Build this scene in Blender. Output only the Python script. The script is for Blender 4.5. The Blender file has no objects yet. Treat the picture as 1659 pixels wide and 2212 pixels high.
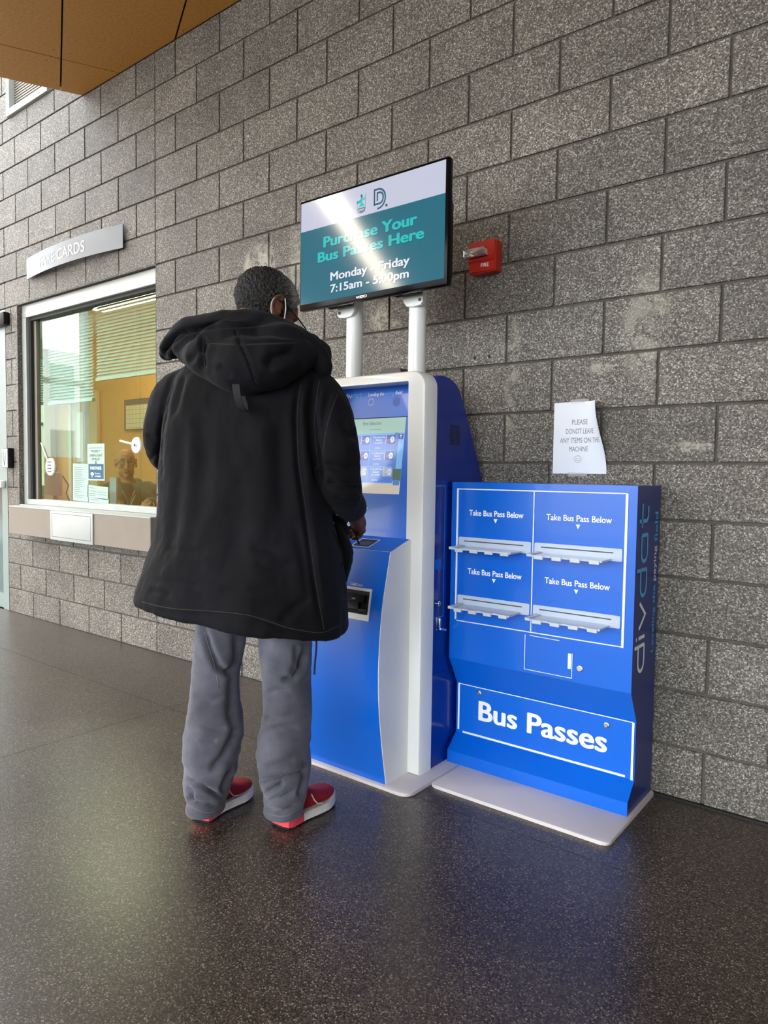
import bpy, bmesh, math, random
import numpy as np
from mathutils import Vector, Matrix, noise
from math import sin, cos, pi, sqrt, radians

random.seed(7); np.random.seed(7)
SC = bpy.context.scene
COL = SC.collection

# ------------------------------------------------------------------ camera
IW, IH, FPX = 1659.0, 2212.0, 1508.79
YAW, PITCH, ROLL = .658728, .0545612, .0140233
CAM = Vector((1.387466, -2.598293, 1.155033))
_f = Vector((-sin(YAW)*cos(PITCH), cos(YAW)*cos(PITCH), -sin(PITCH)))
_r = Vector((cos(YAW), sin(YAW), 0)); _u = _r.cross(_f)
_R = _r*cos(ROLL) + _u*sin(ROLL); _U = _u*cos(ROLL) - _r*sin(ROLL)
cd = bpy.data.cameras.new('camera'); cam = bpy.data.objects.new('camera', cd); COL.objects.link(cam)
cd.sensor_fit = 'HORIZONTAL'; cd.sensor_width = 36.0; cd.lens = 36.0*FPX/IW; cd.clip_start = .05; cd.clip_end = 300
M3 = Matrix((_R, _U, -_f)).transposed()
cam.matrix_world = Matrix.Translation(CAM) @ M3.to_4x4()
SC.camera = cam

# ------------------------------------------------------------------ sky, exposure
W = bpy.data.worlds.new('overcast_sky'); SC.world = W; W.use_nodes = True
bg = W.node_tree.nodes['Background']
bg.inputs[0].default_value = (.93, .97, 1.0, 1); bg.inputs[1].default_value = 9.6
SC.view_settings.view_transform = 'Standard'; SC.view_settings.look = 'None'
SC.view_settings.exposure = 0.0; SC.view_settings.gamma = 1.0
SC.view_settings.use_curve_mapping = False
SC.cycles.use_denoising = True
SC.cycles.max_bounces = 6; SC.cycles.diffuse_bounces = 3; SC.cycles.glossy_bounces = 2; SC.cycles.use_adaptive_sampling = True; SC.cycles.adaptive_threshold = .06
SC.cycles.transparent_max_bounces = 12; SC.cycles.sample_clamp_indirect = 6.0
SC.cycles.caustics_reflective = False; SC.cycles.caustics_refractive = False

# ------------------------------------------------------------------ measuring helpers
def ray(x, y): return _f + _R*((x-IW/2)/FPX) - _U*((y-IH/2)/FPX)
def on_y(x, y, Y=0.0): d = ray(x, y); return CAM + d*((Y-CAM.y)/d.y)
def on_x(x, y, X): d = ray(x, y); return CAM + d*((X-CAM.x)/d.x)
def on_z(x, y, Z=0.0): d = ray(x, y); return CAM + d*((Z-CAM.z)/d.z)
def at(x, y, depth): return CAM + ray(x, y)*depth

# ------------------------------------------------------------------ materials
def srgb(r, g, b):
    f = lambda c: c/12.92 if c <= .04045 else ((c+.055)/1.055)**2.4
    return (f(r/255), f(g/255), f(b/255), 1)
MATS = {}
def nodes_of(name):
    m = bpy.data.materials.new(name); m.use_nodes = True; MATS[name] = m
    nt = m.node_tree; b = nt.nodes['Principled BSDF']
    return m, nt, b
def N(nt, kind, **kw):
    n = nt.nodes.new(kind)
    for k, v in kw.items(): setattr(n, k, v)
    return n
def mat(name, col, rough=.5, metal=0, spec=.5, bump=0, bscale=200, var=0, vscale=8, coat=0, emit=None, estr=0, trans=0, ior=1.45, sheen=0, alpha=1):
    m, nt, b = nodes_of(name)
    c = col if len(col) == 4 else (*col, 1)
    b.inputs['Base Color'].default_value = c
    b.inputs['Roughness'].default_value = rough; b.inputs['Metallic'].default_value = metal
    b.inputs['Specular IOR Level'].default_value = spec; b.inputs['IOR'].default_value = ior
    b.inputs['Coat Weight'].default_value = coat; b.inputs['Transmission Weight'].default_value = trans
    b.inputs['Sheen Weight'].default_value = sheen; b.inputs['Alpha'].default_value = alpha
    if emit: b.inputs['Emission Color'].default_value = emit; b.inputs['Emission Strength'].default_value = estr
    g = N(nt, 'ShaderNodeNewGeometry')
    # slight unevenness of tone and finish: nothing is perfectly flat
    nz = N(nt, 'ShaderNodeTexNoise'); nz.inputs['Scale'].default_value = vscale; nz.inputs['Detail'].default_value = 4
    nt.links.new(g.outputs['Position'], nz.inputs['Vector'])
    if var:
        mx = N(nt, 'ShaderNodeMix', data_type='RGBA', blend_type='MULTIPLY'); mx.inputs[0].default_value = 1
        rp = N(nt, 'ShaderNodeMapRange'); rp.inputs['From Min'].default_value = .3; rp.inputs['From Max'].default_value = .7
        rp.inputs['To Min'].default_value = 1-var; rp.inputs['To Max'].default_value = 1+var
        nt.links.new(nz.outputs['Fac'], rp.inputs['Value'])
        mx.inputs[6].default_value = c; nt.links.new(rp.outputs[0], mx.inputs[7]); nt.links.new(mx.outputs[2], b.inputs['Base Color'])
    rr = N(nt, 'ShaderNodeMapRange'); rr.inputs['To Min'].default_value = rough*.96; rr.inputs['To Max'].default_value = min(1, rough*1.04)
    nt.links.new(nz.outputs['Fac'], rr.inputs['Value']); nt.links.new(rr.outputs[0], b.inputs['Roughness'])
    if bump:
        n2 = N(nt, 'ShaderNodeTexNoise'); n2.inputs['Scale'].default_value = bscale; n2.inputs['Detail'].default_value = 3
        nt.links.new(g.outputs['Position'], n2.inputs['Vector'])
        bp = N(nt, 'ShaderNodeBump'); bp.inputs['Strength'].default_value = bump; bp.inputs['Distance'].default_value = .002
        nt.links.new(n2.outputs['Fac'], bp.inputs['Height']); nt.links.new(bp.outputs[0], b.inputs['Normal'])
    return m
def ramp(nt, stops, interp='LINEAR'):
    r = N(nt, 'ShaderNodeValToRGB'); e = r.color_ramp.elements; r.color_ramp.interpolation = interp
    while len(e) > 1: e.remove(e[-1])
    e[0].position = stops[0][0]; e[0].color = stops[0][1]
    for p, c in stops[1:]:
        x = e.new(p); x.color = c
    return r
def g4(v, w=1.0, k=1.0): return (v*w, v, v*k, 1)

SCUFFS = [(-.66, 1.875, .075, .085, .95, 45), (-.575, 1.835, .045, .035, .8, 45), (-1.50, 2.26, .14, .13, .8, 14),
          (-1.60, 2.20, .05, .16, .7, 9), (-1.22, 2.25, .05, .18, .6, 9), (-1.455, 2.311, .02, .02, 1.0, 60), (.56, 1.70, .10, .22, .4, 10),
          (.03, 1.47, .04, .18, .45, 10), (.02, 1.68, .05, .14, .35, 10), (.728, 1.265, .09, .022, .8, 40), (.40, 1.565, .05, .025, .7, 45)]
# ground-face concrete block: light and dark aggregate chips
def block_material(name, gain=1.0, scuffs=()):
    m, nt, b = nodes_of(name)
    g = N(nt, 'ShaderNodeNewGeometry')
    v = N(nt, 'ShaderNodeTexVoronoi'); v.inputs['Scale'].default_value = 215; v.inputs['Randomness'].default_value = 1
    nd = N(nt, 'ShaderNodeTexNoise'); nd.inputs['Scale'].default_value = 120; nd.inputs['Detail'].default_value = 2
    ad = N(nt, 'ShaderNodeMix', data_type='RGBA', blend_type='ADD'); ad.inputs[0].default_value = .006
    nt.links.new(g.outputs['Position'], nd.inputs['Vector'])
    nt.links.new(g.outputs['Position'], ad.inputs[6]); nt.links.new(nd.outputs['Color'], ad.inputs[7])
    nt.links.new(ad.outputs[2], v.inputs['Vector'])
    sp = N(nt, 'ShaderNodeSeparateColor'); nt.links.new(v.outputs['Color'], sp.inputs[0])
    G = gain
    r = ramp(nt, [(0, g4(.048*G, 1.10, .86)), (.2, g4(.09*G, 1.11, .85)), (.40, g4(.14*G, 1.11, .85)), (.58, g4(.195*G, 1.09, .86)), (.74, g4(.27*G, 1.07, .88)), (.89, g4(.43*G, 1.04, .92))], 'CONSTANT')
    nt.links.new(sp.outputs[0], r.inputs[0])
    # chips lie in a grey paste
    pr = ramp(nt, [(.45, (1, 1, 1, 1)), (.8, (0, 0, 0, 1))]); nt.links.new(v.outputs['Distance'], pr.inputs[0])
    vm = N(nt, 'ShaderNodeMath', operation='MULTIPLY'); vm.inputs[1].default_value = 1
    mx = N(nt, 'ShaderNodeMix', data_type='RGBA'); mx.inputs[6].default_value = (.105*G, .094*G, .08*G, 1)
    nt.links.new(pr.outputs[0], mx.inputs[0]); nt.links.new(r.outputs[0], mx.inputs[7])
    # tone of the single block, broad weathering
    oi = N(nt, 'ShaderNodeObjectInfo')
    rr = N(nt, 'ShaderNodeMapRange'); rr.inputs['To Min'].default_value = .86; rr.inputs['To Max'].default_value = 1.12
    nt.links.new(oi.outputs['Random'], rr.inputs['Value'])
    n3 = N(nt, 'ShaderNodeTexNoise'); n3.inputs['Scale'].default_value = 3.5; n3.inputs['Detail'].default_value = 5
    nt.links.new(g.outputs['Position'], n3.inputs['Vector'])
    r3 = N(nt, 'ShaderNodeMapRange'); r3.inputs['From Min'].default_value = .3; r3.inputs['From Max'].default_value = .7
    r3.inputs['To Min'].default_value = .84; r3.inputs['To Max'].default_value = 1.16
    nt.links.new(n3.outputs['Fac'], r3.inputs['Value'])
    mm = N(nt, 'ShaderNodeMath', operation='MULTIPLY'); nt.links.new(rr.outputs[0], mm.inputs[0]); nt.links.new(r3.outputs[0], mm.inputs[1])
    m2 = N(nt, 'ShaderNodeMix', data_type='RGBA', blend_type='MULTIPLY'); m2.inputs[0].default_value = 1
    nt.links.new(mx.outputs[2], m2.inputs[6]); nt.links.new(mm.outputs[0], m2.inputs[7])
    out = m2.outputs[2]
    # pale scuffs and washed-down residue where fittings used to be
    for (x, z, sx, sz, amt, ns) in scuffs:
        s = N(nt, 'ShaderNodeSeparateXYZ'); nt.links.new(g.outputs['Position'], s.inputs[0])
        def axis(o, c, w):
            a = N(nt, 'ShaderNodeMath', operation='SUBTRACT'); nt.links.new(o, a.inputs[0]); a.inputs[1].default_value = c
            d = N(nt, 'ShaderNodeMath', operation='DIVIDE'); nt.links.new(a.outputs[0], d.inputs[0]); d.inputs[1].default_value = w
            q = N(nt, 'ShaderNodeMath', operation='POWER'); nt.links.new(d.outputs[0], q.inputs[0]); q.inputs[1].default_value = 2
            return q
        qa, qb = axis(s.outputs[0], x, sx), axis(s.outputs[2], z, sz)
        sm = N(nt, 'ShaderNodeMath', operation='ADD'); nt.links.new(qa.outputs[0], sm.inputs[0]); nt.links.new(qb.outputs[0], sm.inputs[1])
        fz = N(nt, 'ShaderNodeMapRange'); fz.inputs['From Min'].default_value = 1; fz.inputs['From Max'].default_value = .3
        nt.links.new(sm.outputs[0], fz.inputs['Value'])
        nn = N(nt, 'ShaderNodeTexNoise'); nn.inputs['Scale'].default_value = ns; nn.inputs['Detail'].default_value = 5; nn.inputs['Distortion'].default_value = 1.2
        nt.links.new(g.outputs['Position'], nn.inputs['Vector'])
        nr = N(nt, 'ShaderNodeMapRange'); nr.inputs['From Min'].default_value = .40; nr.inputs['From Max'].default_value = .58; nr.inputs['To Max'].default_value = amt
        nt.links.new(nn.outputs['Fac'], nr.inputs['Value'])
        pm = N(nt, 'ShaderNodeMath', operation='MULTIPLY'); nt.links.new(fz.outputs[0], pm.inputs[0]); nt.links.new(nr.outputs[0], pm.inputs[1])
        mc = N(nt, 'ShaderNodeMix', data_type='RGBA'); nt.links.new(pm.outputs[0], mc.inputs[0]); nt.links.new(out, mc.inputs[6]); mc.inputs[7].default_value = (.42, .40, .33, 1)
        out = mc.outputs[2]
    nt.links.new(out, b.inputs['Base Color'])
    b.inputs['Roughness'].default_value = .62; b.inputs['Specular IOR Level'].default_value = .35
    bp = N(nt, 'ShaderNodeBump'); bp.inputs['Strength'].default_value = .35; bp.inputs['Distance'].default_value = .002
    nt.links.new(sp.outputs[1], bp.inputs['Height']); nt.links.new(bp.outputs[0], b.inputs['Normal'])
    return m
block_material('block', .93)
for i_, q_ in enumerate(SCUFFS): block_material('block_scuffed_%d' % i_, .93, [r_ for r_ in SCUFFS if abs(r_[0]-q_[0]) < .5 and abs(r_[1]-q_[1]) < .45])

def floor_material():
    m, nt, b = nodes_of('polished_concrete')
    g = N(nt, 'ShaderNodeNewGeometry')
    v = N(nt, 'ShaderNodeTexVoronoi'); v.inputs['Scale'].default_value = 300
    nt.links.new(g.outputs['Position'], v.inputs['Vector'])
    sp = N(nt, 'ShaderNodeSeparateColor'); nt.links.new(v.outputs['Color'], sp.inputs[0])
    r = ramp(nt, [(0, (.026, .0195, .0155, 1)), (.3, (.05, .0385, .030, 1)), (.6, (.078, .0615, .048, 1)), (.82, (.122, .099, .079, 1)), (.94, (.23, .195, .158, 1))], 'CONSTANT')
    nt.links.new(sp.outputs[0], r.inputs[0])
    n3 = N(nt, 'ShaderNodeTexNoise'); n3.inputs['Scale'].default_value = 1.6; n3.inputs['Detail'].default_value = 3
    nt.links.new(g.outputs['Position'], n3.inputs['Vector'])
    r3 = N(nt, 'ShaderNodeMapRange'); r3.inputs['From Min'].default_value = .3; r3.inputs['From Max'].default_value = .7
    r3.inputs['To Min'].default_value = .85; r3.inputs['To Max'].default_value = 1.2
    nt.links.new(n3.outputs['Fac'], r3.inputs['Value'])
    m2 = N(nt, 'ShaderNodeMix', data_type='RGBA', blend_type='MULTIPLY'); m2.inputs[0].default_value = 1
    nt.links.new(r.outputs[0], m2.inputs[6]); nt.links.new(r3.outputs[0], m2.inputs[7])
    nt.links.new(m2.outputs[2], b.inputs['Base Color'])
    rg = N(nt, 'ShaderNodeMapRange'); rg.inputs['From Min'].default_value = .3; rg.inputs['From Max'].default_value = .7
    rg.inputs['To Min'].default_value = .285; rg.inputs['To Max'].default_value = .35
    nt.links.new(n3.outputs['Fac'], rg.inputs['Value']); nt.links.new(rg.outputs[0], b.inputs['Roughness'])
    b.inputs['Specular IOR Level'].default_value = .5
    return m
floor_material()

def wood_material():
    m, nt, b = nodes_of('wood_panel')
    g = N(nt, 'ShaderNodeNewGeometry')
    n = N(nt, 'ShaderNodeTexNoise'); n.inputs['Scale'].default_value = 60; n.inputs['Detail'].default_value = 4
    nt.links.new(g.outputs['Position'], n.inputs['Vector'])
    r = ramp(nt, [(.3, (.50, .225, .032, 1)), (.55, (.58, .275, .045, 1)), (.75, (.65, .32, .06, 1))]); nt.links.new(n.outputs['Fac'], r.inputs[0])
    nt.links.new(r.outputs[0], b.inputs['Base Color']); b.inputs['Roughness'].default_value = .5
    return m
wood_material()

mat('mortar', (.085, .077, .066), .9, bump=.4, bscale=150, var=.25, vscale=14)
mat('sealant', (.012, .012, .011), .7)
mat('hall_white', (.62, .62, .6), .7, var=.04)
mat('hall_grey', (.35, .34, .33), .7, var=.05)
mat('mullion', (.55, .57, .57), .5)
mat('aluminium', (.40, .43, .42), .4, metal=.3, var=.05)
mat('drawer_paint', (.40, .43, .41), .45, var=.03)
mat('dark_gasket', (.015, .017, .017), .6)
mat('white_paint', srgb(232, 234, 232), .32, var=.01, vscale=2, coat=.2)
mat('white_line', srgb(238, 243, 248), .4)
mat('print_white', srgb(240, 244, 250), .5)
mat('blue_print', srgb(0, 100, 212), .30, coat=.12, var=.02, vscale=3)
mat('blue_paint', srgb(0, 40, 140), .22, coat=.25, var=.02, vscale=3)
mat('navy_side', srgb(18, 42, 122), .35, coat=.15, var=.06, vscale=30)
mat('light_blue_print', srgb(86, 180, 240), .45)
mat('base_plate', srgb(214, 206, 206), .4, var=.03)
mat('frost_plastic', srgb(188, 202, 222), .3, var=.02, coat=.2)
mat('clear_tray', srgb(196, 205, 216), .18, var=.02, coat=.3)
mat('black_plastic', (.006, .006, .007), .3, spec=.3, var=.1)
mat('tv_black', (.004, .004, .005), .16, spec=.12)
mat('black_matte', (.006, .006, .006), .7)
mat('dark_grey', (.06, .055, .05), .5)
mat('chrome', (.75, .75, .76), .2, metal=1)
mat('brass_lock', (.45, .42, .38), .3, metal=1)
mat('red_plastic', srgb(186, 40, 30), .38, coat=.2, var=.04)
mat('paper', srgb(232, 238, 246), .8, var=.015)
mat('paper_green', (.34, .47, .4), .8)
mat('print_grey', srgb(120, 124, 132), .8)
mat('print_black', (.02, .02, .025), .8)
mat('tape', (.75, .76, .75), .25, alpha=.35)
mat('steel_sign', (.14, .148, .155), .42, metal=.5, var=.05)
mat('taupe_metal', srgb(128, 120, 110), .5, var=.04)
# ------------------------------------------------------------------ object helpers
def tag(o, label=None, cat=None, group=None, kind=None):
    if label: o['label'] = label
    if cat: o['category'] = cat
    if group: o['group'] = group
    if kind: o['kind'] = kind
    return o
def link(o, parent=None):
    COL.objects.link(o)
    if parent is not None:
        o.parent = parent
        o.matrix_parent_inverse = Matrix.Translation(-root_loc(parent))
    return o
def root_loc(p):
    # meshes hold world coordinates and sit at the origin; only a thing's Empty has a location
    return Vector(p.location) if p.type == 'EMPTY' else Vector((0, 0, 0))
def thing(name, label, cat, loc, group=None):
    o = bpy.data.objects.new(name, None); o.location = loc; o.empty_display_size = .05
    COL.objects.link(o); return tag(o, label, cat, group)
def mk(name, verts, faces, m, parent=None, smooth=False, label=None, kind=None):
    me = bpy.data.meshes.new(name); me.from_pydata([tuple(v) for v in verts], [], faces); me.update()
    ms = m if isinstance(m, (list, tuple)) else [m]
    for x in ms: me.materials.append(MATS[x] if isinstance(x, str) else x)
    if smooth:
        for p in me.polygons: p.use_smooth = True
    o = bpy.data.objects.new(name, me); link(o, parent)
    if label: o['label'] = label
    if kind: o['kind'] = kind
    return o
def from_bm(name, bm, m, parent=None, smooth=False, label=None, kind=None, auto=None):
    bmesh.ops.recalc_face_normals(bm, faces=bm.faces[:])
    me = bpy.data.meshes.new(name); bm.to_mesh(me); bm.free()
    ms = m if isinstance(m, (list, tuple)) else [m]
    for x in ms: me.materials.append(MATS[x] if isinstance(x, str) else x)
    if smooth:
        for p in me.polygons: p.use_smooth = True
        if auto: me.set_sharp_from_angle(angle=radians(auto))
    o = bpy.data.objects.new(name, me); link(o, parent)
    if label: o['label'] = label
    if kind: o['kind'] = kind
    return o
def bm_box(bm, a, b, bev=0, seg=2):
    r = bmesh.ops.create_cube(bm, size=1)
    vs = r['verts']; a = Vector(a); b = Vector(b)
    c = (a+b)/2; d = b-a
    for v in vs: v.co = Vector((v.co.x*d.x, v.co.y*d.y, v.co.z*d.z)) + c
    if bev:
        es = list({e for v in vs for e in v.link_edges})
        bmesh.ops.bevel(bm, geom=es, offset=bev, segments=seg, affect='EDGES', profile=.5)
    return vs
def box(name, a, b, m, parent=None, bev=0, seg=2, **kw):
    bm = bmesh.new(); bm_box(bm, a, b, bev, seg)
    return from_bm(name, bm, m, parent, smooth=bool(bev), auto=40 if bev else None, **kw)
def boxes(name, lst, m, parent=None, bev=0, **kw):
    bm = bmesh.new()
    for a, b in lst: bm_box(bm, a, b, bev)
    return from_bm(name, bm, m, parent, **kw)
def bm_prism(bm, poly, ext, frame):
    # poly: 2-D points; frame(u, v, w) -> 3-D; ext: (w0, w1)
    lo = [bm.verts.new(frame(u, v, ext[0])) for u, v in poly]
    hi = [bm.verts.new(frame(u, v, ext[1])) for u, v in poly]
    n = len(poly)
    bm.faces.new(lo); bm.faces.new(hi[::-1])
    for i in range(n): bm.faces.new((lo[i], hi[i], hi[(i+1) % n], lo[(i+1) % n]))
XZ = lambda u, v, w: (u, w, v)      # outline in the wall plane, thickness along y
YZ = lambda u, v, w: (w, u, v)      # side profile, thickness along x
XY = lambda u, v, w: (u, v, w)
def prism(name, poly, ext, frame, m, parent=None, bev=0, seg=2, **kw):
    bm = bmesh.new(); bm_prism(bm, poly, ext, frame)
    if bev: bmesh.ops.bevel(bm, geom=bm.edges[:], offset=bev, segments=seg, affect='EDGES', profile=.5)
    return from_bm(name, bm, m, parent, smooth=bool(bev), auto=40 if bev else None, **kw)
def rrect(x0, x1, z0, z1, r, n=6, corners=(1, 1, 1, 1)):
    # counter-clockwise from bottom left; corners: bl, br, tr, tl
    pts = []
    for k, (cx, cz, a0) in enumerate([(x0+r, z0+r, pi), (x1-r, z0+r, 1.5*pi), (x1-r, z1-r, 0), (x0+r, z1-r, .5*pi)]):
        if not corners[k]:
            pts.append([(x0, z0), (x1, z0), (x1, z1), (x0, z1)][k]); continue
        for i in range(n+1):
            a = a0 + i*pi/2/n; pts.append((cx+r*cos(a), cz+r*sin(a)))
    return pts
def tube_bm(bm, pts, r, n=10, caps=True, r1=None):
    pts = [Vector(p) for p in pts]; rings = []
    up = Vector((0, 0, 1))
    for i, p in enumerate(pts):
        t = (pts[min(i+1, len(pts)-1)] - pts[max(i-1, 0)]).normalized()
        a = t.cross(up)
        if a.length < 1e-3: a = t.cross(Vector((1, 0, 0)))
        a.normalize(); b = t.cross(a)
        rr = r if r1 is None else r + (r1-r)*i/(len(pts)-1)
        if isinstance(r, (list, tuple)): rr = r[i]
        rings.append([bm.verts.new(p + a*(rr*cos(2*pi*k/n)) + b*(rr*sin(2*pi*k/n))) for k in range(n)])
    for i in range(len(rings)-1):
        for k in range(n): bm.faces.new((rings[i][k], rings[i][(k+1) % n], rings[i+1][(k+1) % n], rings[i+1][k]))
    if caps: bm.faces.new(rings[0][::-1]); bm.faces.new(rings[-1])
def smooth3(pts, n=5):
    P = [Vector(p) for p in pts]; out = []
    for i in range(len(P)-1):
        a, b, c, d = P[max(i-1, 0)], P[i], P[i+1], P[min(i+2, len(P)-1)]
        for k in range(n):
            t = k/n; out.append(.5*((2*b)+(c-a)*t+(2*a-5*b+4*c-d)*t*t+(3*b-a-3*c+d)*t**3))
    out.append(P[-1]); return out
def tube(name, pts, r, m, parent=None, n=12, r1=None, **kw):
    bm = bmesh.new(); tube_bm(bm, pts, r, n, True, r1)
    return from_bm(name, bm, m, parent, smooth=True, auto=50, **kw)
def lathe(name, prof, origin, axis, m, parent=None, n=24, **kw):
    # prof: (radius, height) pairs along axis
    axis = Vector(axis).normalized(); a = axis.orthogonal().normalized(); b = axis.cross(a); o = Vector(origin)
    bm = bmesh.new(); rings = []
    for r, h in prof:
        rings.append([bm.verts.new(o + axis*h + a*(r*cos(2*pi*k/n)) + b*(r*sin(2*pi*k/n))) for k in range(n)])
    for i in range(len(rings)-1):
        for k in range(n): bm.faces.new((rings[i][k], rings[i][(k+1) % n], rings[i+1][(k+1) % n], rings[i+1][k]))
    bm.faces.new(rings[0][::-1]); bm.faces.new(rings[-1])
    return from_bm(name, bm, m, parent, smooth=True, auto=40, **kw)
class Plane:
    # a flat print surface: o + u*U + v*V, lifted by w along N
    def __init__(s, o, U, V): s.o = Vector(o); s.U = Vector(U).normalized(); s.V = Vector(V).normalized(); s.N = s.U.cross(s.V)
    def p(s, u, v, w=0): return s.o + s.U*u + s.V*v + s.N*w
    def fr(s): return lambda u, v, w: s.p(u, v, w)
def strokes_bm(bm, pl, paths, wd, lift=.0006, th=.0004, closed=False):
    for path in paths:
        cl = closed or (len(path) > 2 and path[0] == path[-1])
        P = [Vector(q) for q in (path[:-1] if cl and path[0] == path[-1] else path)]
        n = len(P); L = []; R_ = []
        for i in range(n):
            a = P[(i-1) % n] if (cl or i > 0) else P[i]
            b = P[(i+1) % n] if (cl or i < n-1) else P[i]
            d1 = (P[i]-a); d2 = (b-P[i])
            d1 = d1.normalized() if d1.length > 1e-9 else d2.normalized(); d2 = d2.normalized() if d2.length > 1e-9 else d1
            t = (d1+d2); t = t.normalized() if t.length > 1e-6 else d1
            nn = Vector((-t.y, t.x)); k = 1/max(.4, nn.dot(Vector((-d1.y, d1.x))))
            L.append(P[i]+nn*(wd/2*k)); R_.append(P[i]-nn*(wd/2*k))
        top = [(bm.verts.new(pl.p(l.x, l.y, lift+th)), bm.verts.new(pl.p(r.x, r.y, lift+th))) for l, r in zip(L, R_)]
        for i in range(n if cl else n-1):
            j = (i+1) % n
            bm.faces.new((top[i][0], top[i][1], top[j][1], top[j][0]))
def strokes(name, pl, paths, wd, m, parent=None, lift=.0006, **kw):
    bm = bmesh.new(); strokes_bm(bm, pl, paths, wd, lift)
    return from_bm(name, bm, m, parent, **kw)
def arc(cx, cy, r, a0, a1, n=12, ry=None): return [(cx+r*cos(a0+(a1-a0)*i/n), cy+(ry or r)*sin(a0+(a1-a0)*i/n)) for i in range(n+1)]
_TXT = {}
def text_mesh(s, bold=0.0, extr=0.0, shear=0.0):
    key = (s, bold, extr, shear)
    if key in _TXT: return _TXT[key]
    cu = bpy.data.curves.new('lettering', 'FONT'); cu.body = s; cu.size = 1; cu.resolution_u = 4
    cu.fill_mode = 'FRONT'; cu.shear = shear
    o = bpy.data.objects.new('lettering', cu); COL.objects.link(o)
    dg = bpy.context.evaluated_depsgraph_get(); me = bpy.data.meshes.new_from_object(o.evaluated_get(dg))
    co = np.empty(len(me.vertices)*3); me.vertices.foreach_get('co', co); co = co.reshape(-1, 3)
    fs = [tuple(p.vertices) for p in me.polygons]
    bpy.data.objects.remove(o); bpy.data.curves.remove(cu); bpy.data.meshes.remove(me)
    if bold > 0:     # heavier strokes: the outline drawn several times, slightly shifted
        n = len(co); C_, F_ = [], []
        for k, (dx, dy) in enumerate([(0, 0), (1, 0), (-1, 0), (0, .6), (0, -.6), (.7, .45), (-.7, .45), (.7, -.45), (-.7, -.45)]):
            C_.append(co + np.array([dx*bold, dy*bold, k*4e-5])); F_ += [tuple(i+n*k for i in f) for f in fs]
        co, fs = np.concatenate(C_), F_
    _TXT[key] = (co, fs); return co, fs
def text(name, s, pl, u0, u1, v0, v1, m, parent=None, bold=0.0, lift=.0006, shear=0.0, **kw):
    # lettering fitted to the box u0..u1, v0..v1 of the print surface
    co, fs = text_mesh(s, bold, 0, shear)
    mn, mxx = co.min(0), co.max(0)
    vs = [pl.p(u0+(c[0]-mn[0])/(mxx[0]-mn[0])*(u1-u0), v0+(c[1]-mn[1])/(mxx[1]-mn[1])*(v1-v0), lift+c[2]) for c in co]
    if u1-u0 < .3: return mk(name, vs, fs, m, parent, **kw)
    # large lettering: one object per word
    iv = sorted((min(co[i][0] for i in f), max(co[i][0] for i in f), f) for f in fs); words = []; end = -1e9
    for a, b_, f in iv:
        if a > end+.13: words.append([])
        words[-1].append(f); end = max(end, b_)
    for wf in words:
        ids = sorted({i for f in wf for i in f}); mp = {i: k for k, i in enumerate(ids)}
        o = mk(name, [vs[i] for i in ids], [tuple(mp[i] for i in f) for f in wf], m, parent, **kw)
    return o

# ------------------------------------------------------------------ hall: floor, block wall, soffit, windows
B, Z0 = .2032, -.012
_DZ = {14: .006, 15: .020, 16: .035, 17: .046, 18: .055, 19: .018}
def zc_(c): return c*B + Z0 + (_DZ[c] if c in _DZ else (.018 if c > 19 else 0))     # courses are not laid dead even
CJ = -12*B                                   # control joint beside the ticket window
OP = (-21*B, CJ, 4*B+Z0, 12*B+Z0)            # ticket window opening
UW = (-4.355, -3.72, zc_(19), zc_(22))     # small upper window
fl = mk('floor', [(-9.2, -10, -.05), (6, -10, -.05), (6, .0, -.05), (-9.2, .0, -.05)], [(0, 1, 2, 3)], 'sealant'); tag(fl, kind='structure')
xs = [-9.2, -5.5, -1.485, 2.55, 6]; ys = [-10, -6.8, -3.7, -.585, -.004]
for i in range(4):
    for j in range(4):
        box('slab', (xs[i]+.0012, ys[j]+.0012, -.045), (xs[i+1]-.0012, ys[j+1]-.0012, 0), 'polished_concrete', fl)
wb = bmesh.new()
def wall_cut(x0, x1, z0, z1): bm_box(wb, (x0, .008, z0), (x1, .11, z1))
WL, WR, ZT = -22*B, 6.0, 5.2
wall_cut(CJ, WR, -.03, ZT); wall_cut(WL, OP[0], -.03, ZT-1.35); wall_cut(OP[0], CJ, -.03, OP[2]); wall_cut(OP[0], CJ, OP[3], UW[2])
wall_cut(WL, UW[0], UW[2], ZT); wall_cut(UW[1], CJ, UW[2], ZT); wall_cut(UW[0], UW[1], UW[3], ZT)
wall = from_bm('wall_back', wb, 'mortar'); tag(wall, kind='structure')
_bk = {}
def block_mesh(w, mt='block', h=.1935, d=.03):
    k = (round(w, 4), mt, round(h, 4))
    if k not in _bk:
        bm = bmesh.new(); bm_box(bm, (-w/2, 0, -h/2), (w/2, d, h/2))
        es = [e for e in bm.edges if all(v.co.y < 1e-5 for v in e.verts)]
        bmesh.ops.bevel(bm, geom=es, offset=.0022, segments=1, affect='EDGES')
        bmesh.ops.delete(bm, geom=[f for f in bm.faces if all(v.co.y > d-1e-5 for v in f.verts)], context='FACES')
        bmesh.ops.recalc_face_normals(bm, faces=bm.faces[:])
        # pale flank: keep the outward face towards -y
        me = bpy.data.meshes.new('block'); bm.to_mesh(me); bm.free(); me.materials.append(MATS[mt]); _bk[k] = me
    return _bk[k]
rest = []
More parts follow.
